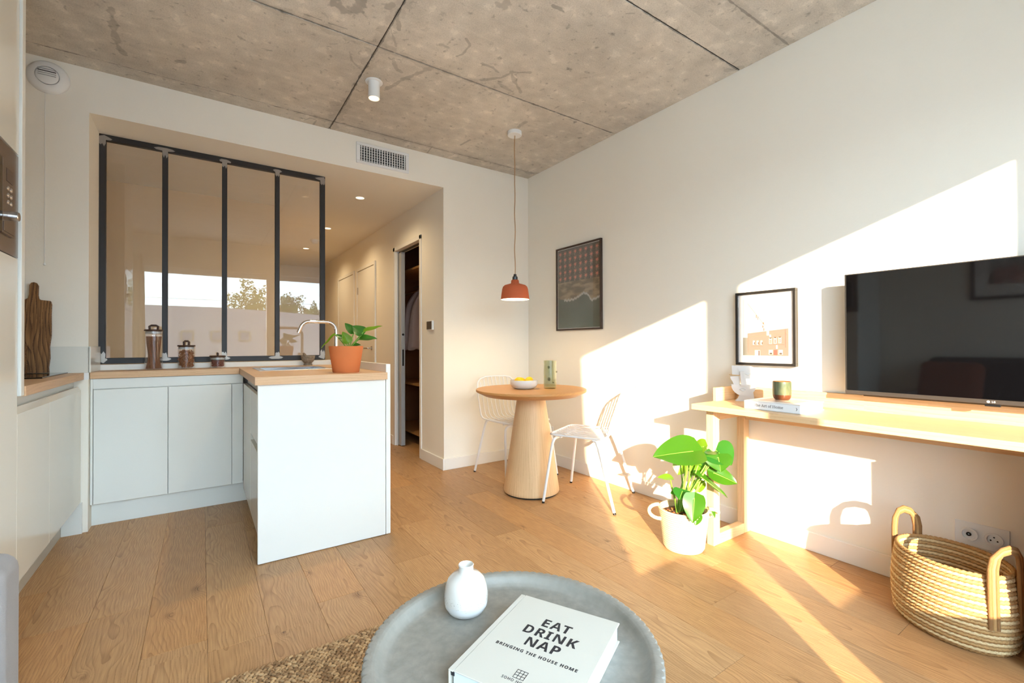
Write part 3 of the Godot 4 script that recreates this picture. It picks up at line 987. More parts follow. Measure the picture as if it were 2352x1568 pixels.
# rounded block
func rbox(m: MB, c: Vector3, s: Vector3, r: float, seg := 5) -> MB:
	var h := s * 0.5 - Vector3.ONE * r
	var lon := []
	var qs := [[1, 1], [-1, 1], [-1, -1], [1, -1]]
	for q in 4:
		for k in seg + 1:
			lon.append([PI * 0.5 * (q + float(k) / seg), qs[q][0], qs[q][1]])
	lon.append(lon[0])
	var lat := []
	for k in seg + 1:
		lat.append([-PI * 0.5 + PI * 0.5 * k / seg, -1])
	for k in seg + 1:
		lat.append([PI * 0.5 * k / seg, 1])
	var rows := []
	for a in lat:
		var row := []
		for o in lon:
			var nn := V(cos(a[0]) * cos(o[0]), sin(a[0]), cos(a[0]) * sin(o[0]))
			var p := c + V(h.x * o[1], h.y * a[1], h.z * o[2]) + nn * r
			row.append(m.vert(p, nn, Vector2(p.x + p.z, p.y)))
		rows.append(row)
	for i in rows.size() - 1:
		for k in lon.size() - 1:
			m.tri(rows[i][k], rows[i][k + 1], rows[i + 1][k + 1])
			m.tri(rows[i][k], rows[i + 1][k + 1], rows[i + 1][k])
	for sg in [-1.0, 1.0]:
		var y: float = c.y + sg * s.y * 0.5
		m.quad([V(c.x - h.x, y, c.z - h.z), V(c.x + h.x, y, c.z - h.z), V(c.x + h.x, y, c.z + h.z), V(c.x - h.x, y, c.z + h.z)], V(0, sg, 0))
	return m

func text(called: String, words: String, height: float, parent: Node, xf: Transform3D, m: Material, bold := 0.0, serif := false, spacing := 0) -> MeshInstance3D:
	var f := SystemFont.new()
	f.font_names = PackedStringArray(["Droid Serif" if serif else "Droid Sans"])
	f.font_weight = 700 if bold > 0.3 else 400
	var fv := FontVariation.new()
	fv.base_font = f
	fv.spacing_glyph = spacing
	var t := TextMesh.new()
	t.text = words
	t.font = fv
	t.font_size = 64
	t.pixel_size = height / 46.0
	t.depth = 0.0006
	t.curve_step = 1.0
	var o := put(called, t, m, parent)
	o.transform = xf
	return o

# ------------------------------------------------------------------ things on the worktop
func kitchen_things() -> void:
	var c := thing("hob", "black glass hob on the left worktop", "hob", V(-3.45, 0.9, 0.27))
	put("glass_top", mb().bx(V(-0.26, 0.0, -0.245), V(0.27, 0.006, 0.245), 0.001), M.black_glass, c)
	# big board with a handle, wavy live edge
	var o := PackedVector2Array()
	for e in [[0.068, 0.0], [0.066, 0.03], [0.07, 0.08], [0.067, 0.14], [0.072, 0.2], [0.071, 0.26], [0.069, 0.32], [0.07, 0.37], [0.066, 0.388], [0.03, 0.392], [0.02, 0.40], [0.0165, 0.42], [0.0165, 0.47], [0.01, 0.484], [0.0, 0.487], [-0.01, 0.484], [-0.0165, 0.47], [-0.0165, 0.42], [-0.02, 0.40], [-0.03, 0.392], [-0.066, 0.39], [-0.075, 0.37], [-0.072, 0.3], [-0.078, 0.2], [-0.073, 0.1], [-0.075, 0.0]]:
		o.append(Vector2(e[0], e[1]))
	c = thing("cutting_board", "tall brown wooden cutting board with a handle leaning at the splashback", "cutting board", V(-3.312, 0.908, 0.075))
	var bm := mb().prism(o, 0.02)
	for q in bm.uv.size():
		bm.uv[q] = Vector2(bm.uv[q].y, bm.uv[q].x)
	put("board", bm, M.walnut, c)
	c.rotation.x = -0.10
	o = PackedVector2Array()
	for e in [[0.055, 0.0], [0.058, 0.05], [0.05, 0.1], [0.055, 0.15], [0.045, 0.158], [-0.06, 0.158], [-0.07, 0.08], [-0.065, 0.0]]:
		o.append(Vector2(e[0], e[1]))
	bm = mb().prism(o, 0.018)
	for q in bm.uv.size():
		bm.uv[q] = Vector2(bm.uv[q].y + 0.2, bm.uv[q].x + 0.1)
	c = thing("cutting_board", "small square brown cutting board in front of the tall one", "cutting board", V(-3.378, 0.908, 0.115))
	put("board", bm, M.walnut, c)
	c.rotation.x = -0.14
	jar(V(-2.822, 0.9, -0.208), 0.046, 0.245, 0, "tall glass jar of long brown pasta with a wooden lid")
	jar(V(-2.652, 0.9, -0.208), 0.046, 0.145, 1, "medium glass jar of small brown pasta with a wooden lid")
	jar(V(-2.478, 0.9, -0.208), 0.044, 0.073, 2, "short glass jar of dark red beans with a wooden lid")
	var st := bumped(mat(176, 166, 152, 0.6), noise_map(128, 0.04, 92), 0.02, 10.0)
	st.albedo_texture = noise_ramp(256, 0.02, 93, Color(0.6, 0.57, 0.53), Color(1, 1, 1))
	c = thing("mortar", "small grey stone mortar by the glazed screen", "mortar", V(-1.905, 0.9, -0.215))
	c.scale = Vector3.ONE * 1.12
	put("bowl", mb().lathe([Vector2(0, 0), Vector2(0.028, 0), Vector2(0.026, 0.008), Vector2(0.021, 0.015), Vector2(0.036, 0.03), Vector2(0.043, 0.05), Vector2(0.045, 0.067), Vector2(0.039, 0.067), Vector2(0.034, 0.045), Vector2(0, 0.03)], Vector3.ZERO, 32), st, c)
	single("pestle", mb().tube([V(0.0, 0.036, 0.0), V(-0.012, 0.055, 0.005), V(-0.028, 0.083, 0.01), V(-0.034, 0.094, 0.012)], [0.011, 0.01, 0.011, 0.006], 12), mat(150, 128, 104, 0.6), "stone pestle resting in the small mortar", "pestle", "", V(-1.905, 0.9, -0.215))
	# house plant in a clay pot
	c = thing("potted_plant", "young green house plant in a terracotta pot on the peninsula", "plant", V(-1.9, 0.9, 0.86))
	put("pot", mb().lathe([Vector2(0, 0), Vector2(0.068, 0), Vector2(0.0705, 0.003), Vector2(0.0915, 0.143), Vector2(0.0905, 0.146), Vector2(0.086, 0.146), Vector2(0.083, 0.12), Vector2(0, 0.12)], Vector3.ZERO, 48), M.terracotta, c)
	put("soil", mb().lathe([Vector2(0.083, 0.122), Vector2(0.05, 0.128), Vector2(0, 0.13)], Vector3.ZERO, 24), M.soil, c)
	var at := V(-1.9, 0.9, 0.86)
	var root := V(-1.887, 1.025, 0.87) - at
	for e in [[V(-1.865, 1.12, 0.886), V(-1.905, 1.178, 0.855), 0.05, 0], [V(-1.823, 1.113, 0.914), V(-1.872, 1.162, 0.88), 0.075, 0], [V(-1.816, 1.129, 0.919), V(-1.735, 1.164, 0.975), 0.035, 1], [V(-1.834, 1.088, 0.907), V(-1.757, 1.092, 0.96), 0.05, 0], [V(-1.888, 1.065, 0.868), V(-1.918, 1.128, 0.855), 0.055, 1], [V(-1.952, 1.111, 0.827), V(-2.022, 1.038, 0.778), 0.022, 1], [V(-1.868, 1.052, 0.884), V(-1.832, 1.054, 0.907), 0.03, 0], [V(-1.915, 1.09, 0.85), V(-1.95, 1.113, 0.828), 0.03, 0]]:
		put("stem", mb().tube(stempts(root + V(rng.randf_range(-0.01, 0.01), -0.005, rng.randf_range(-0.01, 0.01)), e[0] - at, V(0, 0.006, 0)), 0.003, 6), M.stem, c)
		put("leaf", leafshape(mb(), e[0] - at, e[1] - at, e[2], V(-0.4, 0.75, 0.55), 0.3, 0.1, 0.05), M.leaf_deep if e[3] == 0 else M.leaf_young, c)

func jar(at: Vector3, r: float, h: float, kind: int, label: String) -> void:
	var c := thing("storage_jar", label, "jar", at, 0.0, "storage jars on the worktop")
	put("glass", mb().lathe([Vector2(0, 0.001), Vector2(r - 0.002, 0.001), Vector2(r, 0.004), Vector2(r, h), Vector2(r - 0.003, h), Vector2(r - 0.003, 0.005), Vector2(0, 0.005)], Vector3.ZERO, 40), M.jar_glass, c)
	var lid := put("lid", mb().lathe([Vector2(0, h - 0.008), Vector2(r - 0.004, h - 0.008), Vector2(r - 0.004, h + 0.001), Vector2(r + 0.003, h + 0.001), Vector2(r + 0.004, h + 0.004), Vector2(r + 0.001, h + 0.01), Vector2(0, h + 0.01)], Vector3.ZERO, 40), M.walnut_dark, c)
	put("seal", mb().lathe([Vector2(r - 0.0035, h - 0.016), Vector2(r - 0.003, h - 0.004), Vector2(r - 0.006, h - 0.004), Vector2(r - 0.006, h - 0.016), Vector2(r - 0.0035, h - 0.016)], Vector3.ZERO, 32), M.grey_plastic, lid)
	var k := 1.0 if kind == 0 else 0.62
	if kind == 2:
		put("grip", mb().box(V(0, h + 0.02, 0), V(0.012, 0.022, 0.04), 0.004), M.walnut_dark, lid)
	else:
		put("grip", mb().tube([V(-0.02 * k, h + 0.006, 0), V(-0.022 * k, h + 0.03, 0), V(-0.012 * k, h + 0.036, 0), V(0.012 * k, h + 0.036, 0), V(0.022 * k, h + 0.03, 0), V(0.02 * k, h + 0.006, 0)], 0.0065, 8), M.walnut_dark, lid)
	var m := mb()
	if kind == 0:
		for i in 150:
			var a := rng.randf() * TAU
			var q := sqrt(rng.randf())
			var pts := []
			for j in 6:
				var t := j / 5.0
				var rr := (0.028 + 0.014 * pow(absf(t - 0.28) / 0.72, 1.3)) * q if t > 0.28 else (0.028 + 0.012 * (0.28 - t) / 0.28) * q
				pts.append(V(cos(a + t * 0.9) * rr, 0.006 + t * 0.205, sin(a + t * 0.9) * rr))
			m.tube(pts, 0.0016, 4, false, false)
		var s := put("long_pasta", m, mat(140, 80, 42, 0.6), c)
		s.set_meta("kind", "stuff")
	elif kind == 1:
		for i in 420:
			var a := rng.randf() * TAU
			var q := 0.038 * sqrt(rng.randf())
			var p := V(cos(a) * q, rng.randf_range(0.012, 0.118), sin(a) * q)
			var d := Vector3(rng.randfn(), rng.randfn(), rng.randfn()).normalized() * 0.009
			var e := d.cross(Vector3.UP).normalized() * 0.003
			m.tube([p - d, p + e, p + d], 0.0026, 5)
		var s := put("short_pasta", m, mat(152, 88, 46, 0.65), c)
		s.set_meta("kind", "stuff")
	else:
		for i in 260:
			var a := rng.randf() * TAU
			var q := 0.034 * sqrt(rng.randf())
			m.lathe([Vector2(0, -0.004), Vector2(0.004, -0.002), Vector2(0.0045, 0.001), Vector2(0, 0.004)], V(cos(a) * q, rng.randf_range(0.011, 0.05), sin(a) * q), 7, rng.randf_range(0.8, 1.7), 1.0)
		var s := put("beans", m, mat(122, 52, 44, 0.45), c)
		s.set_meta("kind", "stuff")

# ------------------------------------------------------------------ dining corner
func make_chair(label: String, at: Vector3, turn: float) -> void:
	var c := thing("dining_chair", label, "chair", at, turn, "white metal chairs at the round table")
	var fr := []
	var rad := 0.05
	# loop: front bar, side, curve up, arched back
	var half := []
	half.append(V(0.0, 0.45, -0.215))
	half.append(V(0.15, 0.45, -0.215))
	half.append(V(0.19, 0.45, -0.205))
	half.append(V(0.208, 0.45, -0.17))
	half.append(V(0.206, 0.447, 0.05))
	half.append(V(0.204, 0.447, 0.13))
	half.append(V(0.203, 0.452, 0.165))
	half.append(V(0.202, 0.470, 0.19))
	half.append(V(0.201, 0.50, 0.203))
	half.append(V(0.20, 0.60, 0.232))
	half.append(V(0.197, 0.68, 0.256))
	half.append(V(0.185, 0.735, 0.272))
	half.append(V(0.155, 0.765, 0.281))
	half.append(V(0.10, 0.778, 0.285))
	half.append(V(0.0, 0.782, 0.287))
	for p in half:
		fr.append(p)
	for k in range(half.size() - 2, 0, -1):
		fr.append(V(-half[k].x, half[k].y, half[k].z))
	put("frame", mb().tube(fr, 0.0075, 8, true), M.white_metal, c)
	for k in 9:
		var x := -0.16 + 0.04 * k
		var ty := 0.779 - 0.06 * pow(absf(x) / 0.175, 4.0)
		var tz := 0.232 + (ty - 0.6) * 0.3
		put("rod", mb().tube([V(x, 0.45, -0.215), V(x, 0.443, -0.1), V(x, 0.441, 0.03), V(x, 0.444, 0.12), V(x, 0.452, 0.16), V(x, 0.472, 0.185), V(x, 0.51, 0.203), V(x, 0.60, 0.23), V(x, ty, tz)], 0.004, 6), M.white_metal, c)
	put("crossbar", mb().tube([V(-0.205, 0.437, -0.13), V(0.205, 0.437, -0.13)], 0.006, 8), M.white_metal, c)
	put("crossbar", mb().tube([V(-0.203, 0.436, 0.11), V(0.203, 0.436, 0.11)], 0.006, 8), M.white_metal, c)
	for s in [-1.0, 1.0]:
		var l := put("leg", mb().tube([V(0.12 * s, 0.428, -0.165), V(0.185 * s, 0.428, -0.17), V(0.205 * s, 0.42, -0.175), V(0.218 * s, 0.40, -0.18), V(0.224 * s, 0.36, -0.186), V(0.25 * s, 0.012, -0.235)], 0.0095, 10), M.white_metal, c)
		put("foot", mb().tube([V(0.2503 * s, 0.012, -0.2352), V(0.2512 * s, 0.0, -0.2368)], 0.0098, 10), M.black, l)
		l = put("leg", mb().tube([V(0.20 * s, 0.437, 0.09), V(0.202 * s, 0.43, 0.112), V(0.205 * s, 0.40, 0.126), V(0.21 * s, 0.34, 0.145), V(0.235 * s, 0.012, 0.238)], 0.0095, 10), M.white_metal, c)
		put("foot", mb().tube([V(0.2352 * s, 0.012, 0.2385), V(0.236 * s, 0.0, 0.242)], 0.0098, 10), M.black, l)

func dining() -> void:
	var c := thing("dining_table", "round oak table on a tapered oak cone base", "table", V(-0.612, 0, 0.862))
	var cone := mb().lathe([Vector2(0, 0.012), Vector2(0.196, 0.012), Vector2(0.1985, 0.02), Vector2(0.198, 0.03), Vector2(0.098, 0.69), Vector2(0.0, 0.69)], Vector3.ZERO, 64)
	for q in cone.uv.size():
		cone.uv[q] = Vector2(cone.uv[q].y, cone.uv[q].x * 1.6)
	put("base_cone", cone, M.oak, c)
	put("foot_ring", mb().lathe([Vector2(0, 0), Vector2(0.185, 0), Vector2(0.185, 0.012), Vector2(0, 0.012)], Vector3.ZERO, 48), M.dark, c)
	var tp := mb().lathe([Vector2(0, 0.69), Vector2(0.335, 0.69), Vector2(0.39, 0.716), Vector2(0.395, 0.721), Vector2(0.395, 0.733), Vector2(0.393, 0.735), Vector2(0, 0.735)], Vector3.ZERO, 72)
	for q in tp.uv.size():
		tp.uv[q] = Vector2(tp.v[q].x * 0.8 + tp.v[q].z * 0.6, tp.v[q].z * 0.8 - tp.v[q].x * 0.6 + tp.v[q].y)
	put("tabletop", tp, M.oak_warm, c)
	make_chair("white wire chair half turned beside the table, nearer the sunlit wall", V(-0.362, 0, 1.198), 0.47)
	make_chair("white wire chair behind the round table in the corner", V(-0.455, 0, 0.425), PI + 0.03)
	c = thing("bowl", "low white ceramic fruit bowl on the round table", "bowl", V(-0.655, 0.735, 0.835))
	put("dish", mb().lathe([Vector2(0, 0), Vector2(0.055, 0), Vector2(0.085, 0.012), Vector2(0.099, 0.035), Vector2(0.099, 0.058), Vector2(0.096, 0.064), Vector2(0.092, 0.062), Vector2(0.093, 0.038), Vector2(0.078, 0.017), Vector2(0, 0.01)], Vector3.ZERO, 48), M.ceramic_matt, c)
	var lem := [[V(-0.695, 0.791, 0.83), 0.5, "left lemon in the white bowl on the table"], [V(-0.618, 0.792, 0.848), 2.2, "right lemon in the white bowl on the table"], [V(-0.65, 0.785, 0.788), 1.1, "rear lemon in the white bowl, partly hidden"]]
	for e in lem:
		var l := single("lemon", mb().lathe([Vector2(0, -0.04), Vector2(0.008, -0.037), Vector2(0.018, -0.028), Vector2(0.027, -0.012), Vector2(0.028, 0.006), Vector2(0.022, 0.022), Vector2(0.01, 0.034), Vector2(0.005, 0.04), Vector2(0, 0.041)], Vector3.ZERO, 24), M.lemon, e[2], "lemon", "lemons in the bowl", e[0])
		l.rotation = V(PI / 2, e[1], 0.2)
	c = thing("glass_vase", "tall olive green bubbled glass vase on the round table", "vase", V(-0.488, 0.735, 0.925))
	put("glass", mb().lathe([Vector2(0, 0), Vector2(0.043, 0), Vector2(0.046, 0.004), Vector2(0.047, 0.1), Vector2(0.046, 0.2), Vector2(0.043, 0.2), Vector2(0.0435, 0.1), Vector2(0.042, 0.014), Vector2(0, 0.012)], Vector3.ZERO, 40), M.green_glass, c)
	for e in [[0.7, 0.155, 0.011], [0.75, 0.07, 0.014], [2.4, 0.12, 0.008], [1.4, 0.045, 0.006], [3.0, 0.06, 0.009]]:
		put("bubble", mb().lathe([Vector2(0, -e[2]), Vector2(e[2] * 0.7, -e[2] * 0.6), Vector2(e[2] * 0.75, 0.3 * e[2]), Vector2(0, e[2])], V(-cos(e[0]) * 0.046, e[1], sin(e[0]) * 0.046), 12), pane(70, 84, 40, 0.6, 0.05), c)

# ------------------------------------------------------------------ desk wall
func art1_tex() -> ImageTexture:
	var w := 260
	var h := 350
	var im := Image.create(w, h, false, Image.FORMAT_RGB8)
	var f := FastNoiseLite.new()
	f.seed = 5
	f.frequency = 0.02
	for y in h:
		for x in w:
			var c: Color
			var q := f.get_noise_2d(x * 0.6, y * 1.6)
			var wave := 222.0 - 22.0 * exp(-pow((x - 165.0) / 40.0, 2.0)) + 14.0 * exp(-pow((x - 215.0) / 22.0, 2.0)) + f.get_noise_2d(x * 3.0, 9.0) * 8.0
			if y < 146:
				c = Color(0.27, 0.25, 0.23).lerp(Color(0.36, 0.34, 0.31), 0.5 + q)
			elif y < wave:
				c = Color(0.40, 0.36, 0.29).lerp(Color(0.60, 0.53, 0.42), clampf(0.5 + q * 1.6, 0, 1))
			else:
				c = Color(0.30, 0.34, 0.31).lerp(Color(0.20, 0.29, 0.25), clampf((y - wave) / 90.0 + q * 0.4, 0, 1))
			var dw := absf(y - wave - 4.0)
			if x > 40 and dw < 7.0 + 4.0 * f.get_noise_2d(x * 5.0, y * 5.0):
				c = c.lerp(Color(0.82, 0.79, 0.76), clampf(1.0 - dw / 9.0, 0, 1) * 0.9)
			im.set_pixel(x, y, c)
	for r in 5:
		for k in 8:
			var cx := 16.0 + k * 32.5
			var cy := 17.0 + r * 28.0
			for a in 7:
				var t := TAU * a / 7.0 - PI / 2
				for q in 18:
					var rr := 1.0 + q * 0.5
					var p := Vector2(cx + cos(t) * rr, cy + sin(t) * rr * 0.9)
					im.fill_rect(Rect2i(int(p.x), int(p.y), 2, 2), Color(0.86, 0.52, 0.44))
			im.fill_rect(Rect2i(int(cx - 5), int(cy + 7), 3, 10), Color(0.62, 0.52, 0.44))
			im.fill_rect(Rect2i(int(cx + 2), int(cy + 7), 1, 11), Color(0.74, 0.56, 0.46))
	return ImageTexture.create_from_image(im)

func art2_tex() -> ImageTexture:
	var w := 280
	var h := 360
	var im := Image.create(w, h, false, Image.FORMAT_RGB8)
	im.fill(Color(0.93, 0.92, 0.91))
	var wall := Color(0.72, 0.49, 0.44)
	im.fill_rect(Rect2i(24, 22, 232, 300), Color(0.74, 0.76, 0.76))
	for x in range(24, 256):
		var roof := 205 - int((x - 50) * 0.10) if x >= 50 else 228
		im.fill_rect(Rect2i(x, roof, 1, 322 - roof), wall if x >= 50 else Color(0.5, 0.49, 0.45))
		if x >= 50:
			im.fill_rect(Rect2i(x, roof + 20, 1, 2), Color(0.82, 0.52, 0.42))
			im.fill_rect(Rect2i(x, roof - 26, 1, 1), Color(0.5, 0.52, 0.53))
	for x in [60, 100, 140, 180, 220]:
		im.fill_rect(Rect2i(x, 170 - int((x - 60) * 0.1), 1, 28), Color(0.52, 0.53, 0.53))
	for k in 3:
		im.fill_rect(Rect2i(78 + k * 20, 244, 10, 22), Color(0.95, 0.9, 0.84))
		im.fill_rect(Rect2i(84 + k * 20, 252, 5, 12), Color(0.3, 0.26, 0.2))
		var x0 := 162 + k * 23
		im.fill_rect(Rect2i(x0, 232 - k * 2, 14, 30), Color(0.95, 0.88, 0.8))
		im.fill_rect(Rect2i(x0 + 2, 228 - k * 2, 10, 7), Color(0.34, 0.28, 0.2))
		im.fill_rect(Rect2i(x0 + 3, 240 - k * 2, 3, 20), Color(0.36, 0.34, 0.22))
		im.fill_rect(Rect2i(x0 + 8, 240 - k * 2, 3, 20), Color(0.4, 0.36, 0.26))
	im.fill_rect(Rect2i(66, 272, 66, 3), Color(0.78, 0.45, 0.38))
	im.fill_rect(Rect2i(152, 264, 84, 3), Color(0.78, 0.42, 0.36))
	im.fill_rect(Rect2i(88, 294, 28, 28), Color(0.95, 0.9, 0.85))
	im.fill_rect(Rect2i(106, 296, 8, 26), Color(0.42, 0.34, 0.28))
	im.fill_rect(Rect2i(184, 292, 18, 26), Color(0.56, 0.32, 0.26))
	for x in [160, 208]:
		im.fill_rect(Rect2i(x, 292, 20, 24), Color(0.96, 0.92, 0.86))
		im.fill_rect(Rect2i(x + 4, 306, 13, 9), Color(0.34, 0.28, 0.24))
	im.fill_rect(Rect2i(240, 190, 2, 90), Color(0.55, 0.32, 0.26))
	im.fill_rect(Rect2i(50, 206, 2, 100), Color(0.6, 0.4, 0.32))
	for q in 150:
		var t := q / 150.0
		im.fill_rect(Rect2i(int(50 + 90 * t), int(46 + 120 * t), 2, 2), Color(0.45, 0.45, 0.42))
	for e in [[95, 110, 4, 16], [103, 118, 3, 18], [130, 150, 6, 10], [128, 166, 5, 12], [134, 180, 4, 14], [150, 196, 12, 22], [164, 214, 8, 14], [196, 268, 8, 18]]:
		im.fill_rect(Rect2i(e[0], e[1], e[2], e[3]), Color(0.52, 0.36, 0.22) if e[1] < 190 else Color(0.97, 0.94, 0.9))
	return ImageTexture.create_from_image(im)

func picture(called: String, label: String, z0: float, z1: float, y0: float, y1: float, fw: float, depth: float, fmat: Material, t: Texture2D, matt: float, facing := -1.0, wall := 0.0) -> void:
	# hangs on a wall across x; facing -1 looks towards -x
	var c := thing(called, label, "picture", V(wall, y0, (z0 + z1) * 0.5))
	var hw := (z1 - z0) * 0.5
	var hh := y1 - y0
	var s := facing
	var lo := func(a: Vector3, b: Vector3) -> MB:
		return mb().bx(V(minf(a.x, b.x), minf(a.y, b.y), minf(a.z, b.z)), V(maxf(a.x, b.x), maxf(a.y, b.y), maxf(a.z, b.z)), 0.001)
	put("frame_bar", lo.call(V(0.002 * s, 0, -hw), V(depth * s, fw, hw)), fmat, c)
	put("frame_bar", lo.call(V(0.002 * s, hh - fw, -hw), V(depth * s, hh, hw)), fmat, c)
	put("frame_bar", lo.call(V(0.002 * s, fw, -hw), V(depth * s, hh - fw, -hw + fw)), fmat, c)
	put("frame_bar", lo.call(V(0.002 * s, fw, hw - fw), V(depth * s, hh - fw, hw)), fmat, c)
	put("mount", lo.call(V(0.002 * s, fw, -hw + fw), V((depth - 0.009) * s, hh - fw, hw - fw)), mat(240, 238, 234, 0.8), c)
	var m := mb()
	var x := (depth - 0.0085) * s
	var a := hw - fw - matt
	var ids := []
	for e in [[-a, fw + matt, 0, 1], [a, fw + matt, 1, 1], [a, hh - fw - matt, 1, 0], [-a, hh - fw - matt, 0, 0]]:
		ids.append(m.vert(V(x, e[1], e[0]), V(s, 0, 0), Vector2(e[2], e[3])))
	m.tri(ids[0], ids[1], ids[2])
	m.tri(ids[0], ids[2], ids[3])
	var pm := woodmat(t, 1.0, 0.7)
	put("print", m, pm, c)
	put("glazing", lo.call(V((depth - 0.005) * s, fw, -hw + fw), V((depth - 0.003) * s, hh - fw, hw - fw)), M.glass, c)

func desk_side() -> void:
	picture("framed_print", "framed print of pink palms over a dark wave, near the corner", 0.436, 0.976, 1.170, 1.876, 0.014, 0.022, mat(62, 46, 38, 0.5), art1_tex(), 0.004)
	picture("framed_print", "framed photograph of a pink house with a white mount, above the desk", 2.050, 2.372, 0.932, 1.342, 0.014, 0.03, mat(40, 38, 36, 0.4), art2_tex(), 0.0)
	var c := thing("desk", "long light oak wall desk with open frame legs", "desk", V(0, 0, 2.66))
	var O: Material = M.oak
	put("top", mb().bx(V(-0.425, 0.706, -0.63), V(-0.002, 0.735, 1.39), 0.0015, 2), O, c)
	put("back_lip", mb().bx(V(-0.022, 0.735, -0.63), V(-0.002, 0.81, 1.39), 0.0015, 2), O, c)
	put("side_lip", mb().bx(V(-0.225, 0.735, -0.63), V(-0.022, 0.81, -0.61), 0.0015, 0), O, c)
	for e in [[-0.58, -0.54, -0.368], [1.30, 1.34, -0.368]]:
		var l := Node3D.new()
		l.name = "leg_frame"
		c.add_child(l, true)
		put("post", mb().bx(V(e[2], 0, e[0]), V(e[2] + 0.055, 0.706, e[1]), 0.0015, 1), O, l)
		put("post", mb().bx(V(-0.075, 0, e[0]), V(-0.02, 0.706, e[1]), 0.0015, 1), O, l)
		put("rail", mb().bx(V(e[2] + 0.055, 0, e[0]), V(-0.075, 0.055, e[1]), 0.0015, 0), O, l)
		put("rail", mb().bx(V(e[2] + 0.055, 0.651, e[0]), V(-0.075, 0.706, e[1]), 0.0015, 0), O, l)
	put("apron", mb().bx(V(-0.06, 0.63, -0.54), V(-0.035, 0.706, 1.30), 0.0015, 2), O, c)
	c = thing("drawer_unit", "brown wooden drawer unit under the right part of the desk", "drawers", V(-0.2, 0, 3.5))
	put("body", mb().bx(V(-0.18, 0.02, -0.285), V(0.16, 0.69, 0.285), 0.002), M.wardrobe_wood, c)
	for k in 3:
		put("drawer", mb().bx(V(-0.198, 0.03 + k * 0.22, -0.28), V(-0.18, 0.245 + k * 0.22, 0.28), 0.002), M.wardrobe_wood, c)
	put("foot_board", mb().bx(V(-0.17, 0.0, -0.27), V(0.15, 0.02, 0.27), 0.001), M.dark, c)
	# television
	c = thing("television", "large black flat television mounted above the desk", "television", V(0, 0.82, 3.1))
	put("screen", mb().bx(V(-0.1005, 0.016, -0.478), V(-0.098, 0.546, 0.478), 0.0), M.black_glass, c)
	put("bezel", mb().bx(V(-0.1, 0.0, -0.485), V(-0.082, 0.55, 0.485), 0.001), mat(58, 56, 54, 0.4, 0.3), c)
	put("chin", mb().bx(V(-0.103, 0.0, -0.485), V(-0.09, 0.017, 0.485), 0.001), mat(84, 78, 74, 0.35, 0.5), c)
	put("rear_shell", mb().bx(V(-0.083, -0.008, -0.43), V(-0.03, 0.36, 0.43), 0.008), M.black, c)
	put("wall_mount", mb().bx(V(-0.031, 0.1, -0.2), V(-0.001, 0.3, 0.2), 0.002), M.black, c)
	var lx := Basis(V(0, 0, 1), V(0, 1, 0), V(-1, 0, 0))
	put("sensor", mb().bx(V(-0.104, -0.009, -0.03), V(-0.09, 0.0, 0.012), 0.001), M.black, c)
	put("logo_disc", mb().lathe([Vector2(0, 0), Vector2(0.0045, 0), Vector2(0.0045, 0.0006), Vector2(0, 0.0006)], Vector3.ZERO, 20).moved(Transform3D(Basis(V(0, 0, 1), PI / 2), V(-0.103, 0.0085, -0.02))), M.white_plastic, c)
	text("logo", "LG", 0.0062, c, Transform3D(lx, V(-0.1034, 0.0085, -0.006)), M.white_plastic, 0.8)
	# book, cup and face on the desk
	c = thing("book", "thick white book titled The Art of Home lying on the desk", "book", V(-0.238, 0.735, 2.407))
	put("cover", mb().bx(V(-0.122, 0, -0.127), V(0.122, 0.0025, 0.127), 0.001).bx(V(-0.122, 0.0375, -0.127), V(0.122, 0.04, 0.127), 0.001).bx(V(-0.122, 0, -0.127), V(-0.1195, 0.04, 0.127), 0.001), mat(232, 234, 236, 0.5), c)
	put("pages", mb().bx(V(-0.118, 0.0025, -0.123), V(0.117, 0.0375, 0.123), 0.001), M.paper, c)
	put("cover_picture", mb().bx(V(-0.075, 0.04, -0.085), V(0.085, 0.0404, 0.085), 0.0), mat(214, 186, 164, 0.5), c)
	text("title", "The Art of Home", 0.0122, c, Transform3D(lx, V(-0.1221, 0.021, -0.012)), M.ink, 0.1, true)
	text("publisher_mark", ")", 0.012, c, Transform3D(lx, V(-0.1221, 0.021, 0.112)), M.ink, 0.4, true)
	c = thing("cup", "glazed ceramic cup in teal and brown standing on the white book", "cup", V(-0.208, 0.7755, 2.386))
	var cg := mat(128, 136, 124, 0.12)
	cg.albedo_texture = noise_ramp(256, 0.03, 77, Color(0.55, 0.62, 0.52), Color(1, 0.95, 0.8))
	put("body", mb().lathe([Vector2(0.04, 0.026), Vector2(0.0415, 0.06), Vector2(0.0415, 0.086), Vector2(0.0405, 0.09)], Vector3.ZERO, 40), cg, c)
	put("brown_foot", mb().lathe([Vector2(0, 0), Vector2(0.028, 0), Vector2(0.036, 0.007), Vector2(0.0395, 0.016), Vector2(0.04, 0.026)], Vector3.ZERO, 40), mat(96, 56, 34, 0.15), c)
	put("rim", mb().lathe([Vector2(0.0405, 0.09), Vector2(0.0395, 0.0915), Vector2(0.038, 0.09), Vector2(0.037, 0.03), Vector2(0, 0.02)], Vector3.ZERO, 40), mat(150, 90, 56, 0.2), c)
	sculpture()
	# sockets
	socket("double wall socket plate under the desk behind the basket", V(-0.0005, 0.281, 3.04), 2)
	socket("single white wall socket behind the round table", V(-0.0005, 0.28, 0.33), 1)

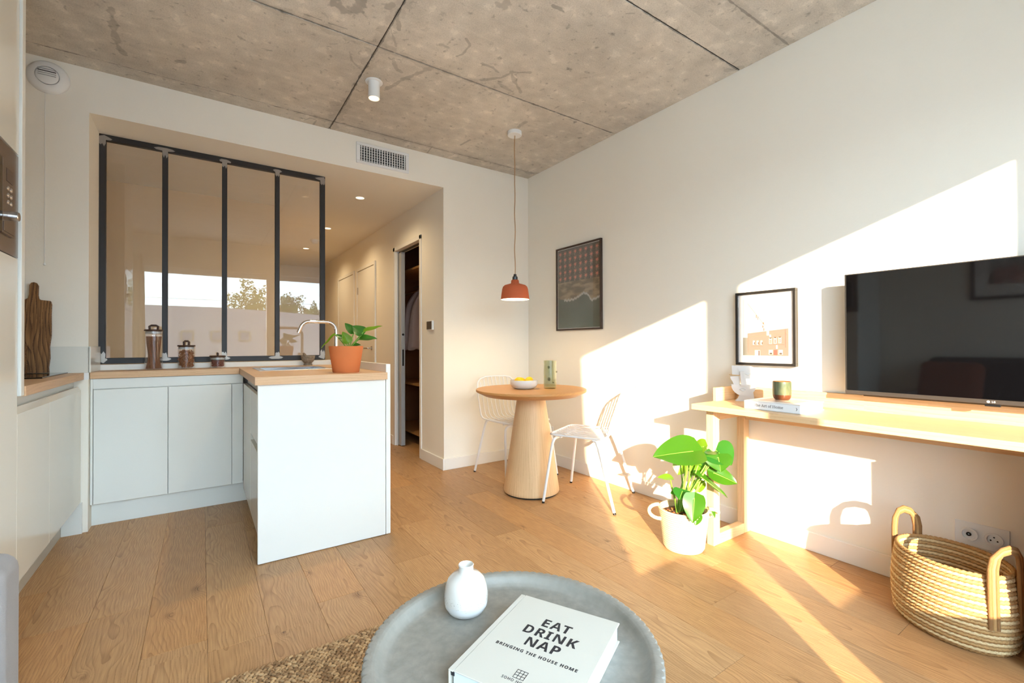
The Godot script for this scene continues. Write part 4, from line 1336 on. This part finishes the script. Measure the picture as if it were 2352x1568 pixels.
func socket(label: String, at: Vector3, n: int) -> void:
	var c := thing("wall_socket", label, "socket", at)
	var hw := 0.078 if n == 2 else 0.042
	put("plate", mb().bx(V(-0.005, -0.048, -hw), V(0, 0.048, hw), 0.002), M.white_plastic, c)
	var r := Basis(V(0, 0, 1), PI / 2)
	for k in n:
		var z := (k - 0.5) * 0.071 if n == 2 else 0.0
		var d := put("insert", mb().lathe([Vector2(0, -0.004), Vector2(0.019, -0.004), Vector2(0.02, 0.002), Vector2(0.026, 0.002), Vector2(0.027, 0.0), Vector2(0.027, -0.001)], Vector3.ZERO, 32).moved(Transform3D(r, V(-0.0095, 0, z))), M.white_plastic, c)
		if n == 2 and k == 0:
			put("coax_ring", mb().lathe([Vector2(0.003, 0.0), Vector2(0.003, 0.004), Vector2(0.0075, 0.004), Vector2(0.008, 0)], Vector3.ZERO, 20).moved(Transform3D(r, V(-0.0065, 0, z))), M.black, d)
		else:
			for e in [[0, 0.009], [-0.0095, -0.004], [0.0095, -0.004]]:
				put("hole", mb().lathe([Vector2(0, 0.0), Vector2(0.0028, 0.0), Vector2(0.0028, 0.0006), Vector2(0, 0.0006)], Vector3.ZERO, 12).moved(Transform3D(r, V(-0.0056, e[1], z + e[0]))), M.black, d)

func arc(cx: float, cy: float, r: float, a0: float, a1: float, n: int) -> Array:
	var o := []
	for k in n + 1:
		var a := deg_to_rad(lerpf(a0, a1, float(k) / n))
		o.append(Vector2(cx + r * cos(a), cy + r * sin(a)))
	return o

func sculpture() -> void:
	# a face put together from flat cut shapes; looks towards the room
	var c := thing("sculpture", "small white plaster face sculpture on the desk corner", "sculpture", V(-0.092, 0.735, 2.125))
	c.rotation.y = -1.02
	var P: Material = M.plaster
	var chin := PackedVector2Array(arc(0.004, 0.092, 0.062, 180, 360, 20))
	put("chin", mb().prism(chin, 0.03), P, c)
	put("neck", mb().prism(PackedVector2Array([Vector2(-0.038, 0), Vector2(0.058, 0), Vector2(0.052, 0.045), Vector2(0.045, 0.075), Vector2(-0.012, 0.075), Vector2(-0.014, 0.04), Vector2(-0.024, 0.016)]), 0.034, Transform3D(Basis(), V(0, 0, -0.006))), P, c)
	var head := PackedVector2Array([Vector2(-0.052, 0.144), Vector2(-0.055, 0.196)])
	head.append_array(PackedVector2Array(arc(0.028, 0.16, 0.036, 90, -90, 14)))
	head.append(Vector2(0.016, 0.124))
	head.append(Vector2(0.004, 0.144))
	put("brow", mb().prism(head, 0.03), P, c)
	put("cheek", mb().prism(PackedVector2Array([Vector2(-0.045, 0.092), Vector2(-0.052, 0.11), Vector2(-0.06, 0.122), Vector2(-0.062, 0.136), Vector2(-0.016, 0.138), Vector2(-0.014, 0.092)]), 0.026), P, c)
	put("nose", mb().prism(PackedVector2Array([Vector2(-0.008, 0.088), Vector2(-0.014, 0.165), Vector2(0.008, 0.166), Vector2(0.02, 0.088)]), 0.03, Transform3D(Basis(), V(0, 0, 0.014))), P, c)
	put("eyelid", mb().tube([V(0.012, 0.153, 0.016), V(0.026, 0.147, 0.018), V(0.042, 0.152, 0.016)], 0.0028, 8), P, c)
	put("mouth", mb().tube([V(-0.016, 0.064, 0.015), V(0.0, 0.055, 0.0165), V(0.018, 0.064, 0.015), V(0.0, 0.072, 0.0165)], 0.003, 8, true), P, c)
	put("eye_line", mb().tube([V(-0.068, 0.145, 0.014), V(-0.014, 0.143, 0.016)], 0.002, 6), mat(190, 160, 110, 0.5), c)

# ------------------------------------------------------------------ monstera in its basket
func monstera() -> void:
	var at := V(-0.505, 0, 2.035)
	var c := thing("monstera_plant", "leafy green monstera in a pale woven basket by the desk leg", "plant", at)
	var b := Node3D.new()
	b.name = "basket"
	c.add_child(b, true)
	var rows := 19
	for k in rows:
		var y := 0.006 + k * 0.0108
		var r := 0.098 + 0.024 * k / (rows - 1.0)
		if k == 0:
			r -= 0.005
		put("coil", mb().lathe([Vector2(r - 0.005, y - 0.0058), Vector2(r, y - 0.005), Vector2(r + 0.0035, y - 0.002), Vector2(r + 0.0035, y + 0.002), Vector2(r, y + 0.005), Vector2(r - 0.005, y + 0.0058), Vector2(r - 0.0075, y), Vector2(r - 0.005, y - 0.0058)], Vector3.ZERO, 40), M.seagrass, b)
	for s in [0, 1]:
		var pts := []
		for k in 11:
			var a := PI * (k / 10.0)
			pts.append(V(0.118 + 0.056 * sin(a), 0.182 + 0.028 * cos(a), 0.026 * cos(a)))
		var hm := mb().tube(pts, 0.0095, 8)
		hm.moved(Transform3D(Basis(Vector3.UP, 2.45 if s == 0 else 2.45 + PI), Vector3.ZERO))
		put("handle", hm, M.seagrass, b)
	put("soil", mb().lathe([Vector2(0.112, 0.172), Vector2(0.06, 0.178), Vector2(0, 0.18)], Vector3.ZERO, 24), M.soil, c)
	for k in 40:
		var a := rng.randf() * TAU
		var q := 0.1 * sqrt(rng.randf())
		put("bark_chip", mb().box(Vector3.ZERO, V(rng.randf_range(0.01, 0.022), 0.005, rng.randf_range(0.006, 0.012)), 0.0015).moved(Transform3D(Basis.from_euler(V(rng.randf_range(-0.4, 0.4), rng.randf() * 6.0, rng.randf_range(-0.4, 0.4))), V(cos(a) * q, 0.182, sin(a) * q))), mat(150 + rng.randi() % 40, 96 + rng.randi() % 20, 62, 0.85), c)
	var toc := V(-0.82, 0.25, 0.52)
	var L := [
		[V(-0.483, 0.501, 2.079), V(-0.684, 0.49, 1.99), 0.185, V(-0.45, 0.75, 0.5), 0],
		[V(-0.419, 0.521, 2.098), V(-0.425, 0.492, 2.02), 0.085, V(-0.5, 0.6, 0.6), 1],
		[V(-0.349, 0.497, 2.121), V(-0.353, 0.44, 2.21), 0.16, V(-0.55, 0.75, 0.2), 2],
		[V(-0.352, 0.494, 2.116), V(-0.40, 0.497, 2.05), 0.12, V(-0.2, 0.9, 0.3), 2],
		[V(-0.374, 0.469, 2.15), V(-0.402, 0.405, 2.181), 0.125, toc, 0],
		[V(-0.376, 0.384, 2.126), V(-0.301, 0.339, 2.213), 0.10, V(-0.6, 0.7, 0.4), 0],
		[V(-0.451, 0.368, 2.099), V(-0.37, 0.281, 2.202), 0.10, V(0.1, 0.8, 0.3), 0],
		[V(-0.566, 0.293, 2.141), V(-0.618, 0.192, 2.165), 0.105, toc, 0],
		[V(-0.563, 0.308, 2.07), V(-0.61, 0.281, 2.087), 0.085, V(-0.6, 0.7, 0.4), 2],
		[V(-0.581, 0.366, 2.011), V(-0.649, 0.374, 1.988), 0.045, V(-0.2, 0.9, 0.4), 1],
		[V(-0.531, 0.451, 2.081), V(-0.601, 0.448, 2.07), 0.06, V(-0.3, 0.9, 0.2), 2],
		[V(-0.519, 0.453, 2.09), V(-0.499, 0.446, 2.14), 0.05, V(-0.2, 0.9, 0.4), 1],
		[V(-0.427, 0.445, 2.032), V(-0.424, 0.37, 2.033), 0.06, toc, 1],
		[V(-0.40, 0.427, 2.036), V(-0.385, 0.345, 2.038), 0.11, toc, 2],
		[V(-0.463, 0.407, 1.994), V(-0.488, 0.36, 1.989), 0.08, toc, 1],
		[V(-0.41, 0.395, 2.04), V(-0.405, 0.343, 2.05), 0.06, toc, 1],
		[V(-0.545, 0.205, 2.142), V(-0.569, 0.164, 2.15), 0.05, toc, 0],
		[V(-0.414, 0.204, 2.135), V(-0.418, 0.168, 2.156), 0.03, V(-0.7, 0.5, 0.2), 0],
		[V(-0.569, 0.291, 2.03), V(-0.587, 0.289, 2.018), 0.03, V(-0.4, 0.8, 0.4), 2],
		[V(-0.41, 0.326, 2.06), V(-0.41, 0.271, 2.065), 0.07, toc, 1],
	]
	var roots := [V(-0.527, 0.175, 2.021), V(-0.50, 0.175, 2.02), V(-0.487, 0.175, 2.049)]
	for k in L.size():
		var e: Array = L[k]
		var base: Vector3 = e[0] - at
		var rt: Vector3 = roots[k % 3] - at + V(rng.randf_range(-0.012, 0.012), 0, rng.randf_range(-0.012, 0.012))
		put("stem", mb().tube(stempts(rt, base, V(rng.randf_range(-0.012, 0.012), 0.02, rng.randf_range(-0.012, 0.012))), [0.006, 0.0052, 0.0046, 0.004, 0.0036, 0.0032, 0.0026], 7), M.stem, c)
		var lf := put("leaf", leafshape(mb(), base, e[1] - at, e[2], e[3], 0.2, 0.06), [M.leaf, M.leaf_young, M.leaf_deep][e[4]], c)
		if e[2] > 0.05:
			put("midrib", rib(base, e[1] - at, e[3], 0.06), M.stem, lf)

func storage_basket() -> void:
	var c := thing("storage_basket", "oval woven jute basket with two handles under the desk", "basket", V(-0.262, 0, 3.005), -2.1)
	var rows := 21
	for k in rows:
		var t := k / (rows - 1.0)
		var y := 0.007 + t * 0.258
		var ax := lerpf(0.178, 0.170, t) + 0.012 * sin(t * PI)
		var az := lerpf(0.142, 0.138, t) + 0.010 * sin(t * PI)
		if k == 0:
			ax -= 0.01
			az -= 0.01
		# two plied strands lie round each row
		var sheetf := func(s: float, u: float) -> Vector3:
			var a := s * TAU
			var q := u * TAU
			var tw := 0.0016 * sin(a * 64.0 + q * 2.0 + k)
			var r := 0.0068 + tw
			return V(cos(a) * (ax + r * cos(q)), y + r * sin(q), sin(a) * (az + r * cos(q)))
		put("coil", mb().sheet(260, 8, sheetf), M.jute if k % 2 == 0 else M.jute_light, c)
	put("bottom", mb().lathe([Vector2(0, 0.004), Vector2(1.0, 0.004), Vector2(1.0, 0.01), Vector2(0, 0.01)], Vector3.ZERO, 40, 0.165, 0.13), M.jute_dark, c)
	for s in [-1.0, 1.0]:
		var h := Node3D.new()
		h.name = "handle"
		c.add_child(h, true)
		for j in 3:
			var off := (j - 1) * 0.009
			var pts := []
			for e in [[0.05, 0.10], [0.05, 0.2], [0.05, 0.30], [0.044, 0.335], [0.026, 0.358], [0.0, 0.366], [-0.026, 0.358], [-0.044, 0.335], [-0.05, 0.30], [-0.05, 0.2], [-0.05, 0.10]]:
				var z: float = e[0] + signf(e[0]) * off * (1.0 if absf(e[0]) > 0.03 else 0.0)
				var lean := 0.0 if e[1] < 0.27 else 0.01
				var xx := (0.174 + 0.012 * sin(e[1] / 0.265 * PI) if e[1] < 0.265 else 0.171) * sqrt(maxf(0.0, 1.0 - pow(z / 0.15, 2.0))) + 0.009 + lean
				pts.append(V(s * xx, e[1] + (off if absf(e[0]) < 0.03 else 0.0), z))
			put("strand", mb().tube(pts, 0.0062, 8), M.jute_dark if j != 1 else M.jute, h)

# ------------------------------------------------------------------ lounge corner
func lounge() -> void:
	# woven rug: a flat ground with raised braid stitches
	var r := thing("rug", "natural woven jute rug under the coffee table", "rug", V(-2.27, 0, 2.6))
	put("ground", mb().bx(V(-0.58, 0.001, -0.79), V(0.55, 0.009, 0.79), 0.003), M.jute_dark, r)
	var sm := mb().lathe([Vector2(0, -0.012), Vector2(0.005, -0.007), Vector2(0.0062, 0.0), Vector2(0.005, 0.007), Vector2(0, 0.012)], Vector3.ZERO, 7, 1.0, 0.8).mesh()
	var mm := MultiMesh.new()
	mm.transform_format = MultiMesh.TRANSFORM_3D
	mm.use_colors = true
	mm.mesh = sm
	var xf := []
	var z := -0.785
	var row := 0
	while z < 0.2:
		var x := -0.578 + (0.006 if row % 2 else 0.0)
		while x < 0.548:
			xf.append(Transform3D(Basis.from_euler(V(PI / 2 + rng.randf_range(-0.2, 0.2), (0.75 if row % 2 else -0.75) + rng.randf_range(-0.25, 0.25), 0.0)), V(x + rng.randf_range(-0.002, 0.002), 0.011 + rng.randf_range(-0.001, 0.0015), z + rng.randf_range(-0.001, 0.001))))
			x += 0.0165
		z += 0.0112
		row += 1
	mm.instance_count = xf.size()
	for k in xf.size():
		mm.set_instance_transform(k, xf[k])
		var t := rng.randf()
		mm.set_instance_color(k, Color(0.24, 0.135, 0.06).lerp(Color(0.56, 0.37, 0.19), t))
	var mi := MultiMeshInstance3D.new()
	mi.name = "braid"
	mi.multimesh = mm
	var jm := mat(255, 255, 255, 0.9)
	jm.vertex_color_use_as_albedo = true
	mi.material_override = jm
	mi.set_meta("kind", "stuff")
	r.add_child(mi, true)
	# coffee table
	var c := thing("coffee_table", "round grey concrete coffee table with a scalloped raised rim", "table", V(-2.038, 0.0, 2.715))
	var pr := [Vector2(0.0, 0.385), Vector2(0.24, 0.385), Vector2(0.275, 0.392), Vector2(0.294, 0.41), Vector2(0.297, 0.425), Vector2(0.297, 0.437), Vector2(0.294, 0.440), Vector2(0.280, 0.440), Vector2(0.272, 0.436), Vector2(0.264, 0.424), Vector2(0.256, 0.418), Vector2(0.245, 0.416), Vector2(0.0, 0.415)]
	var df := func(s: float, t: float) -> Vector3:
		var u := t * (pr.size() - 1)
		var i := mini(int(u), pr.size() - 2)
		var q: Vector2 = pr[i].lerp(pr[i + 1], u - i)
		var a := s * TAU
		var sc := 1.0
		if q.x > 0.285:
			sc = 1.0 - 0.02 * pow(1.0 - absf(sin(a * 46.0)), 2.0)
		return V(cos(a) * q.x * sc, q.y, sin(a) * q.x * sc)
	put("tray_top", mb().sheet(832, 36, df), M.table_concrete, c)
	put("drum", mb().lathe([Vector2(0, 0.012), Vector2(0.17, 0.012), Vector2(0.175, 0.02), Vector2(0.13, 0.2), Vector2(0.16, 0.36), Vector2(0.19, 0.388), Vector2(0, 0.388)], Vector3.ZERO, 48), M.table_concrete, c)
	c = thing("bud_vase", "small round white glazed vase on the coffee table", "vase", V(-2.046, 0.4155, 2.528))
	put("lower_body", mb().lathe([Vector2(0, 0), Vector2(0.03, 0.0), Vector2(0.042, 0.006), Vector2(0.0495, 0.018), Vector2(0.0515, 0.03)], Vector3.ZERO, 48), M.ceramic_matt, c)
	var gl := mat(216, 211, 202, 0.12)
	gl.clearcoat_enabled = true
	put("glazed_body", mb().lathe([Vector2(0.0515, 0.03), Vector2(0.0515, 0.045), Vector2(0.049, 0.062), Vector2(0.043, 0.078), Vector2(0.033, 0.088), Vector2(0.021, 0.093), Vector2(0.0175, 0.097), Vector2(0.0175, 0.108), Vector2(0.0185, 0.111), Vector2(0.017, 0.1125), Vector2(0.0145, 0.11), Vector2(0.014, 0.095), Vector2(0.0, 0.085)], Vector3.ZERO, 48, 1, 1, 0.5), gl, c)
	var sp := mb()
	for k in 170:
		var a := rng.randf() * TAU
		var y := 0.04 + rng.randfn() * 0.006
		var rr := 0.0517 if y < 0.046 else 0.0505
		sp.box(V(cos(a) * rr, y, sin(a) * rr), Vector3.ONE * rng.randf_range(0.0005, 0.0011), 0.0)
	var spo := put("speckles", sp, mat(176, 166, 152, 0.5), c)
	spo.set_meta("kind", "stuff")
	# book
	var b := thing("book", "large linen book titled Eat Drink Nap on the coffee table", "book", Vector3.ZERO)
	b.transform = Transform3D(Basis(V(0.446, 0, 0.895), V(0.895, 0, -0.446), V(0, 1, 0)), V(-2.012, 0.4155, 2.772))
	var hw := 0.1185
	var hh := 0.1435
	put("cover", mb().bx(V(-hw, -hh, 0), V(hw, hh, 0.003), 0.001).bx(V(-hw + 0.012, -hh, 0.038), V(hw, hh, 0.041), 0.001).bx(V(-hw, -hh, 0.002), V(-hw + 0.003, hh, 0.0385), 0.001).bx(V(-hw, -hh, 0.037), V(-hw + 0.011, hh, 0.0402), 0.001), M.linen, b)
	put("pages", mb().bx(V(-hw + 0.008, -hh + 0.004, 0.003), V(hw - 0.004, hh - 0.004, 0.038), 0.002), M.paper, b)
	put("head_band", mb().bx(V(-hw + 0.004, -hh + 0.003, 0.028), V(-hw + 0.012, -hh + 0.0045, 0.037), 0.001), M.ink, b)
	for e in [["EAT", 0.066, 0.026, 0.9], ["DRINK", 0.031, 0.026, 0.9], ["NAP", -0.004, 0.026, 0.9], ["BRINGING THE HOUSE HOME", -0.036, 0.0078, 0.7], ["SOHO HOUSE", -0.112, 0.006, 0.0]]:
		text("lettering", e[0], e[2], b, Transform3D(Basis(), V(0.006, e[1], 0.0411)), M.ink, e[3], false, 6 if e[2] < 0.02 else 3)
	var lg := mb()
	for k in 4:
		var o := -0.0105 + k * 0.007
		lg.box(V(0.006 + o, -0.094, 0.0412), V(0.0008, 0.0218, 0.0004), 0.0)
		lg.box(V(0.006, -0.094 + o, 0.0412), V(0.0218, 0.0008, 0.0004), 0.0)
	put("emblem", lg, M.ink, b)
	# sofa along the left wall
	c = thing("sofa", "grey fabric sofa along the left wall, arm at the picture edge", "sofa", V(-3.33, 0, 2.85))
	put("arm", rbox(mb(), V(0.0, 0.3, -0.85), V(0.82, 0.55, 0.15), 0.04), M.fabric, c)
	put("arm", rbox(mb(), V(0.0, 0.3, 0.9), V(0.82, 0.55, 0.15), 0.04), M.fabric, c)
	put("base", rbox(mb(), V(0.0, 0.2, 0.025), V(0.8, 0.24, 1.62), 0.03), M.fabric, c)
	for k in 2:
		put("seat_cushion", rbox(mb(), V(0.08, 0.39, -0.37 + k * 0.8), V(0.62, 0.16, 0.79), 0.05), M.fabric, c)
		put("back_cushion", rbox(mb(), V(-0.27, 0.66, -0.37 + k * 0.8), V(0.22, 0.52, 0.79), 0.07), mat(44, 46, 54, 0.95), c)
	single("cushion", rbox(mb(), Vector3.ZERO, V(0.14, 0.4, 0.46), 0.06), mat(140, 74, 52, 0.95), "rust coloured cushion leaning in the sofa corner", "cushion", "", V(-3.38, 0.68, 2.28)).rotation = V(0, 0.2, 0.25)
	single("added_pouf", rbox(mb(), V(0, 0.272, 0), V(0.80, 0.535, 0.40), 0.14, 8), M.fabric, "unseen grey fabric block added by the balcony window to shade the floor", "added_pouf", "", V(-2.05, 0.004, 3.79))  # added out of view, sized so its shadow bounds the sunlit floor
	picture("framed_print", "dark framed picture on the left wall above the sofa", 2.36, 2.95, 1.46, 2.1, 0.03, 0.03, mat(50, 48, 46, 0.5), art2_tex(), 0.06, 1.0, -3.75)

# ------------------------------------------------------------------ lamps and fittings
func omni(called: String, at: Vector3, e: float, size: float, col: Color, parent: Node) -> void:
	var l := OmniLight3D.new()
	l.name = called
	parent.add_child(l, true)
	l.position = at
	l.light_energy = e
	l.light_size = size
	l.light_color = col
	l.omni_range = 12.0
	l.omni_attenuation = 2.0
	l.shadow_enabled = true

func spot(called: String, at: Vector3, e: float, size: float, ang: float, col: Color, parent: Node) -> void:
	var l := SpotLight3D.new()
	l.name = called
	parent.add_child(l, true)
	l.position = at
	l.rotation.x = -PI / 2
	l.light_energy = e
	l.light_size = size
	l.spot_angle = ang
	l.spot_angle_attenuation = 1.0
	l.light_color = col
	l.spot_range = 12.0
	l.spot_attenuation = 2.0
	l.shadow_enabled = true

func fittings() -> void:
	var warm := Color(1.0, 0.89, 0.71)
	# pendant
	var c := thing("pendant_lamp", "terracotta pendant lamp hanging over the round table", "lamp", V(-0.65, 1.385, 0.719))
	put("shade", mb().lathe([Vector2(0.105, 0.0), Vector2(0.106, 0.004), Vector2(0.096, 0.075), Vector2(0.09, 0.094), Vector2(0.078, 0.105), Vector2(0.035, 0.118), Vector2(0.03, 0.122), Vector2(0.028, 0.142), Vector2(0.022, 0.146), Vector2(0, 0.146)], Vector3.ZERO, 56, 1, 1, 0.6), M.lamp_clay, c)
	put("shade_lining", mb().lathe([Vector2(0.105, 0.0), Vector2(0.102, 0.001), Vector2(0.092, 0.072), Vector2(0.086, 0.09), Vector2(0.074, 0.1), Vector2(0.03, 0.112), Vector2(0, 0.114)], Vector3.ZERO, 56, 1, 1, 0.6), M.warm_white, c)
	put("lamp_socket", mb().lathe([Vector2(0.018, 0.144), Vector2(0.02, 0.15), Vector2(0.019, 0.168), Vector2(0.012, 0.174), Vector2(0.01, 0.188), Vector2(0.0, 0.19)], Vector3.ZERO, 20), mat(70, 72, 76, 0.35, 0.4), c)
	put("bulb", mb().lathe([Vector2(0, 0.022), Vector2(0.02, 0.028), Vector2(0.029, 0.05), Vector2(0.02, 0.075), Vector2(0.014, 0.1), Vector2(0, 0.1)], Vector3.ZERO, 20), M.lamp_glow, c)
	omni("bulb_light", V(0, 0.05, 0), 0.25, 0.03, warm, c)
	var cp := []
	for k in 24:
		var t := k / 23.0
		cp.append(V(0.0022 * sin(t * 26.0), 0.186 + t * 1.04, 0.0018 * cos(t * 19.0)))
	put("cord", mb().tube(cp, 0.0032, 6), mat(178, 140, 100, 0.8), c)
	put("ceiling_rose", mb().lathe([Vector2(0, 1.217), Vector2(0.05, 1.217), Vector2(0.053, 1.22), Vector2(0.053, 1.245), Vector2(0, 1.245)], Vector3.ZERO, 40), M.white_plastic, c)
	# ceiling spot on the concrete
	c = thing("ceiling_spot", "white cylinder spotlight on the concrete ceiling", "lamp", V(-1.716, 2.63, 0.779))
	put("mounting_plate", mb().lathe([Vector2(0, 0), Vector2(0.05, 0), Vector2(0.05, -0.004), Vector2(0.048, -0.006), Vector2(0.034, -0.006)], Vector3.ZERO, 40), M.white_plastic, c)
	put("cylinder", mb().lathe([Vector2(0.034, -0.004), Vector2(0.034, -0.1), Vector2(0.033, -0.101), Vector2(0.031, -0.101), Vector2(0.029, -0.085), Vector2(0.029, -0.07)], Vector3.ZERO, 40), M.white_plastic, c)
	put("lens", mb().lathe([Vector2(0, -0.088), Vector2(0.029, -0.088), Vector2(0.029, -0.084), Vector2(0, -0.084)], Vector3.ZERO, 32), glow(255, 222, 175, 4.0), c)
	spot("spot_light", V(0, -0.104, 0), 1.5, 0.028, 50.0, warm, c)
	# downlights in the corridor ceiling
	var names := ["round recessed downlight nearest the glazed screen end of the corridor ceiling", "round recessed downlight in the middle of the corridor ceiling", "round recessed downlight farthest along the corridor ceiling"]
	for k in 3:
		c = thing("downlight", names[k], "lamp", V(-1.39, 2.38, [-0.664, -1.95, -3.244][k]), 0.0, "corridor downlights")
		put("trim_ring", mb().lathe([Vector2(0.036, 0.0), Vector2(0.036, -0.003), Vector2(0.046, -0.004), Vector2(0.048, 0.0)], Vector3.ZERO, 36), M.white_plastic, c)
		put("lens", mb().lathe([Vector2(0, -0.002), Vector2(0.036, -0.002), Vector2(0.036, 0.0)], Vector3.ZERO, 32), glow(255, 224, 180, 4.0), c)
		spot("downlight_beam", V(0, -0.006, 0), 1.1, 0.034, 80.0, warm, c)
	c = thing("smoke_detector", "small white smoke detector on the corridor ceiling", "detector", V(-1.39, 2.38, -2.649))
	put("base", mb().lathe([Vector2(0, 0), Vector2(0.052, 0), Vector2(0.05, -0.014), Vector2(0.042, -0.02)], Vector3.ZERO, 32), M.white_plastic, c)
	put("sensor_head", mb().lathe([Vector2(0.04, -0.018), Vector2(0.04, -0.034), Vector2(0.032, -0.042), Vector2(0, -0.042)], Vector3.ZERO, 32), M.white_plastic, c)
	# supply air grille
	c = thing("vent_grille", "rectangular white air grille over the corridor opening", "vent", V(-1.4, 2.508, 0.0))
	put("frame", mb().bx(V(-0.207, 0.058, 0.0005), V(0.207, 0.079, 0.012), 0.002).bx(V(-0.207, -0.079, 0.0005), V(0.207, -0.058, 0.012), 0.002).bx(V(-0.207, -0.058, 0.0005), V(-0.179, 0.058, 0.012), 0.002).bx(V(0.179, -0.058, 0.0005), V(0.207, 0.058, 0.012), 0.002), M.white_plastic, c)
	put("backing", mb().bx(V(-0.179, -0.058, 0.0004), V(0.179, 0.058, 0.0012), 0.0), mat(46, 52, 56, 0.8), c)
	for k in 18:
		var x := -0.179 + 0.358 * (k + 0.5) / 18.0
		put("blade", mb().bx(V(x - 0.0035, -0.058, 0.0055), V(x + 0.0035, 0.058, 0.0115), 0.0008), M.white_plastic, c)
	for k in 6:
		var y := -0.058 + 0.116 * (k + 0.5) / 6.0
		put("cross_blade", mb().bx(V(-0.179, y - 0.0028, 0.0014), V(0.179, y + 0.0028, 0.0052), 0.0006), M.grey_plastic, c)
	# extract valve
	c = thing("air_valve", "round white extract air vent high on the kitchen wall", "vent", V(-3.266, 2.524, 0.0))
	var ft := Basis(Vector3.RIGHT, PI / 2)
	put("disc", mb().lathe([Vector2(0.088, 0.001), Vector2(0.087, 0.01), Vector2(0.075, 0.022), Vector2(0.055, 0.03), Vector2(0.05, 0.03), Vector2(0.05, 0.02), Vector2(0, 0.02)], Vector3.ZERO, 48).moved(Transform3D(ft, Vector3.ZERO)), M.white_plastic, c)
	put("inner_disc", mb().lathe([Vector2(0.046, 0.02), Vector2(0.046, 0.03), Vector2(0.04, 0.034), Vector2(0, 0.036)], Vector3.ZERO, 40).moved(Transform3D(ft, V(0, 0.0, 0.0))), M.white_plastic, c)
	for k in 4:
		put("slot", mb().bx(V(-0.036, 0.032 - k * 0.011 - 0.002, 0.031), V(0.036, 0.032 - k * 0.011 + 0.0015, 0.0375), 0.0), M.black if k == 1 else M.grey_plastic, c)
	# pull cord of the extract vent
	c = thing("pull_cord", "thin white pull cord with a bead on the kitchen wall", "cord", V(-3.278, 1.5, 0.006))
	put("cord", mb().tube([V(0, 0.0, 0), V(0, 0.95, 0.003)], 0.0012, 6), M.white_plastic, c)
	put("bead", mb().lathe([Vector2(0, -0.01), Vector2(0.006, -0.006), Vector2(0.0055, 0.0), Vector2(0.002, 0.006), Vector2(0, 0.006)], Vector3.ZERO, 14), M.white_plastic, c)
	# room thermostat
	c = thing("thermostat", "small dark wall control with a white edge by the corridor opening", "switch", V(-0.885, 1.225, -0.256))
	put("body", mb().bx(V(-0.018, -0.041, -0.058), V(-0.0005, 0.041, 0.058), 0.002), M.white_plastic, c)
	put("face", mb().bx(V(-0.02, -0.035, -0.052), V(-0.0178, 0.035, 0.048), 0.001), mat(52, 52, 56, 0.3), c)
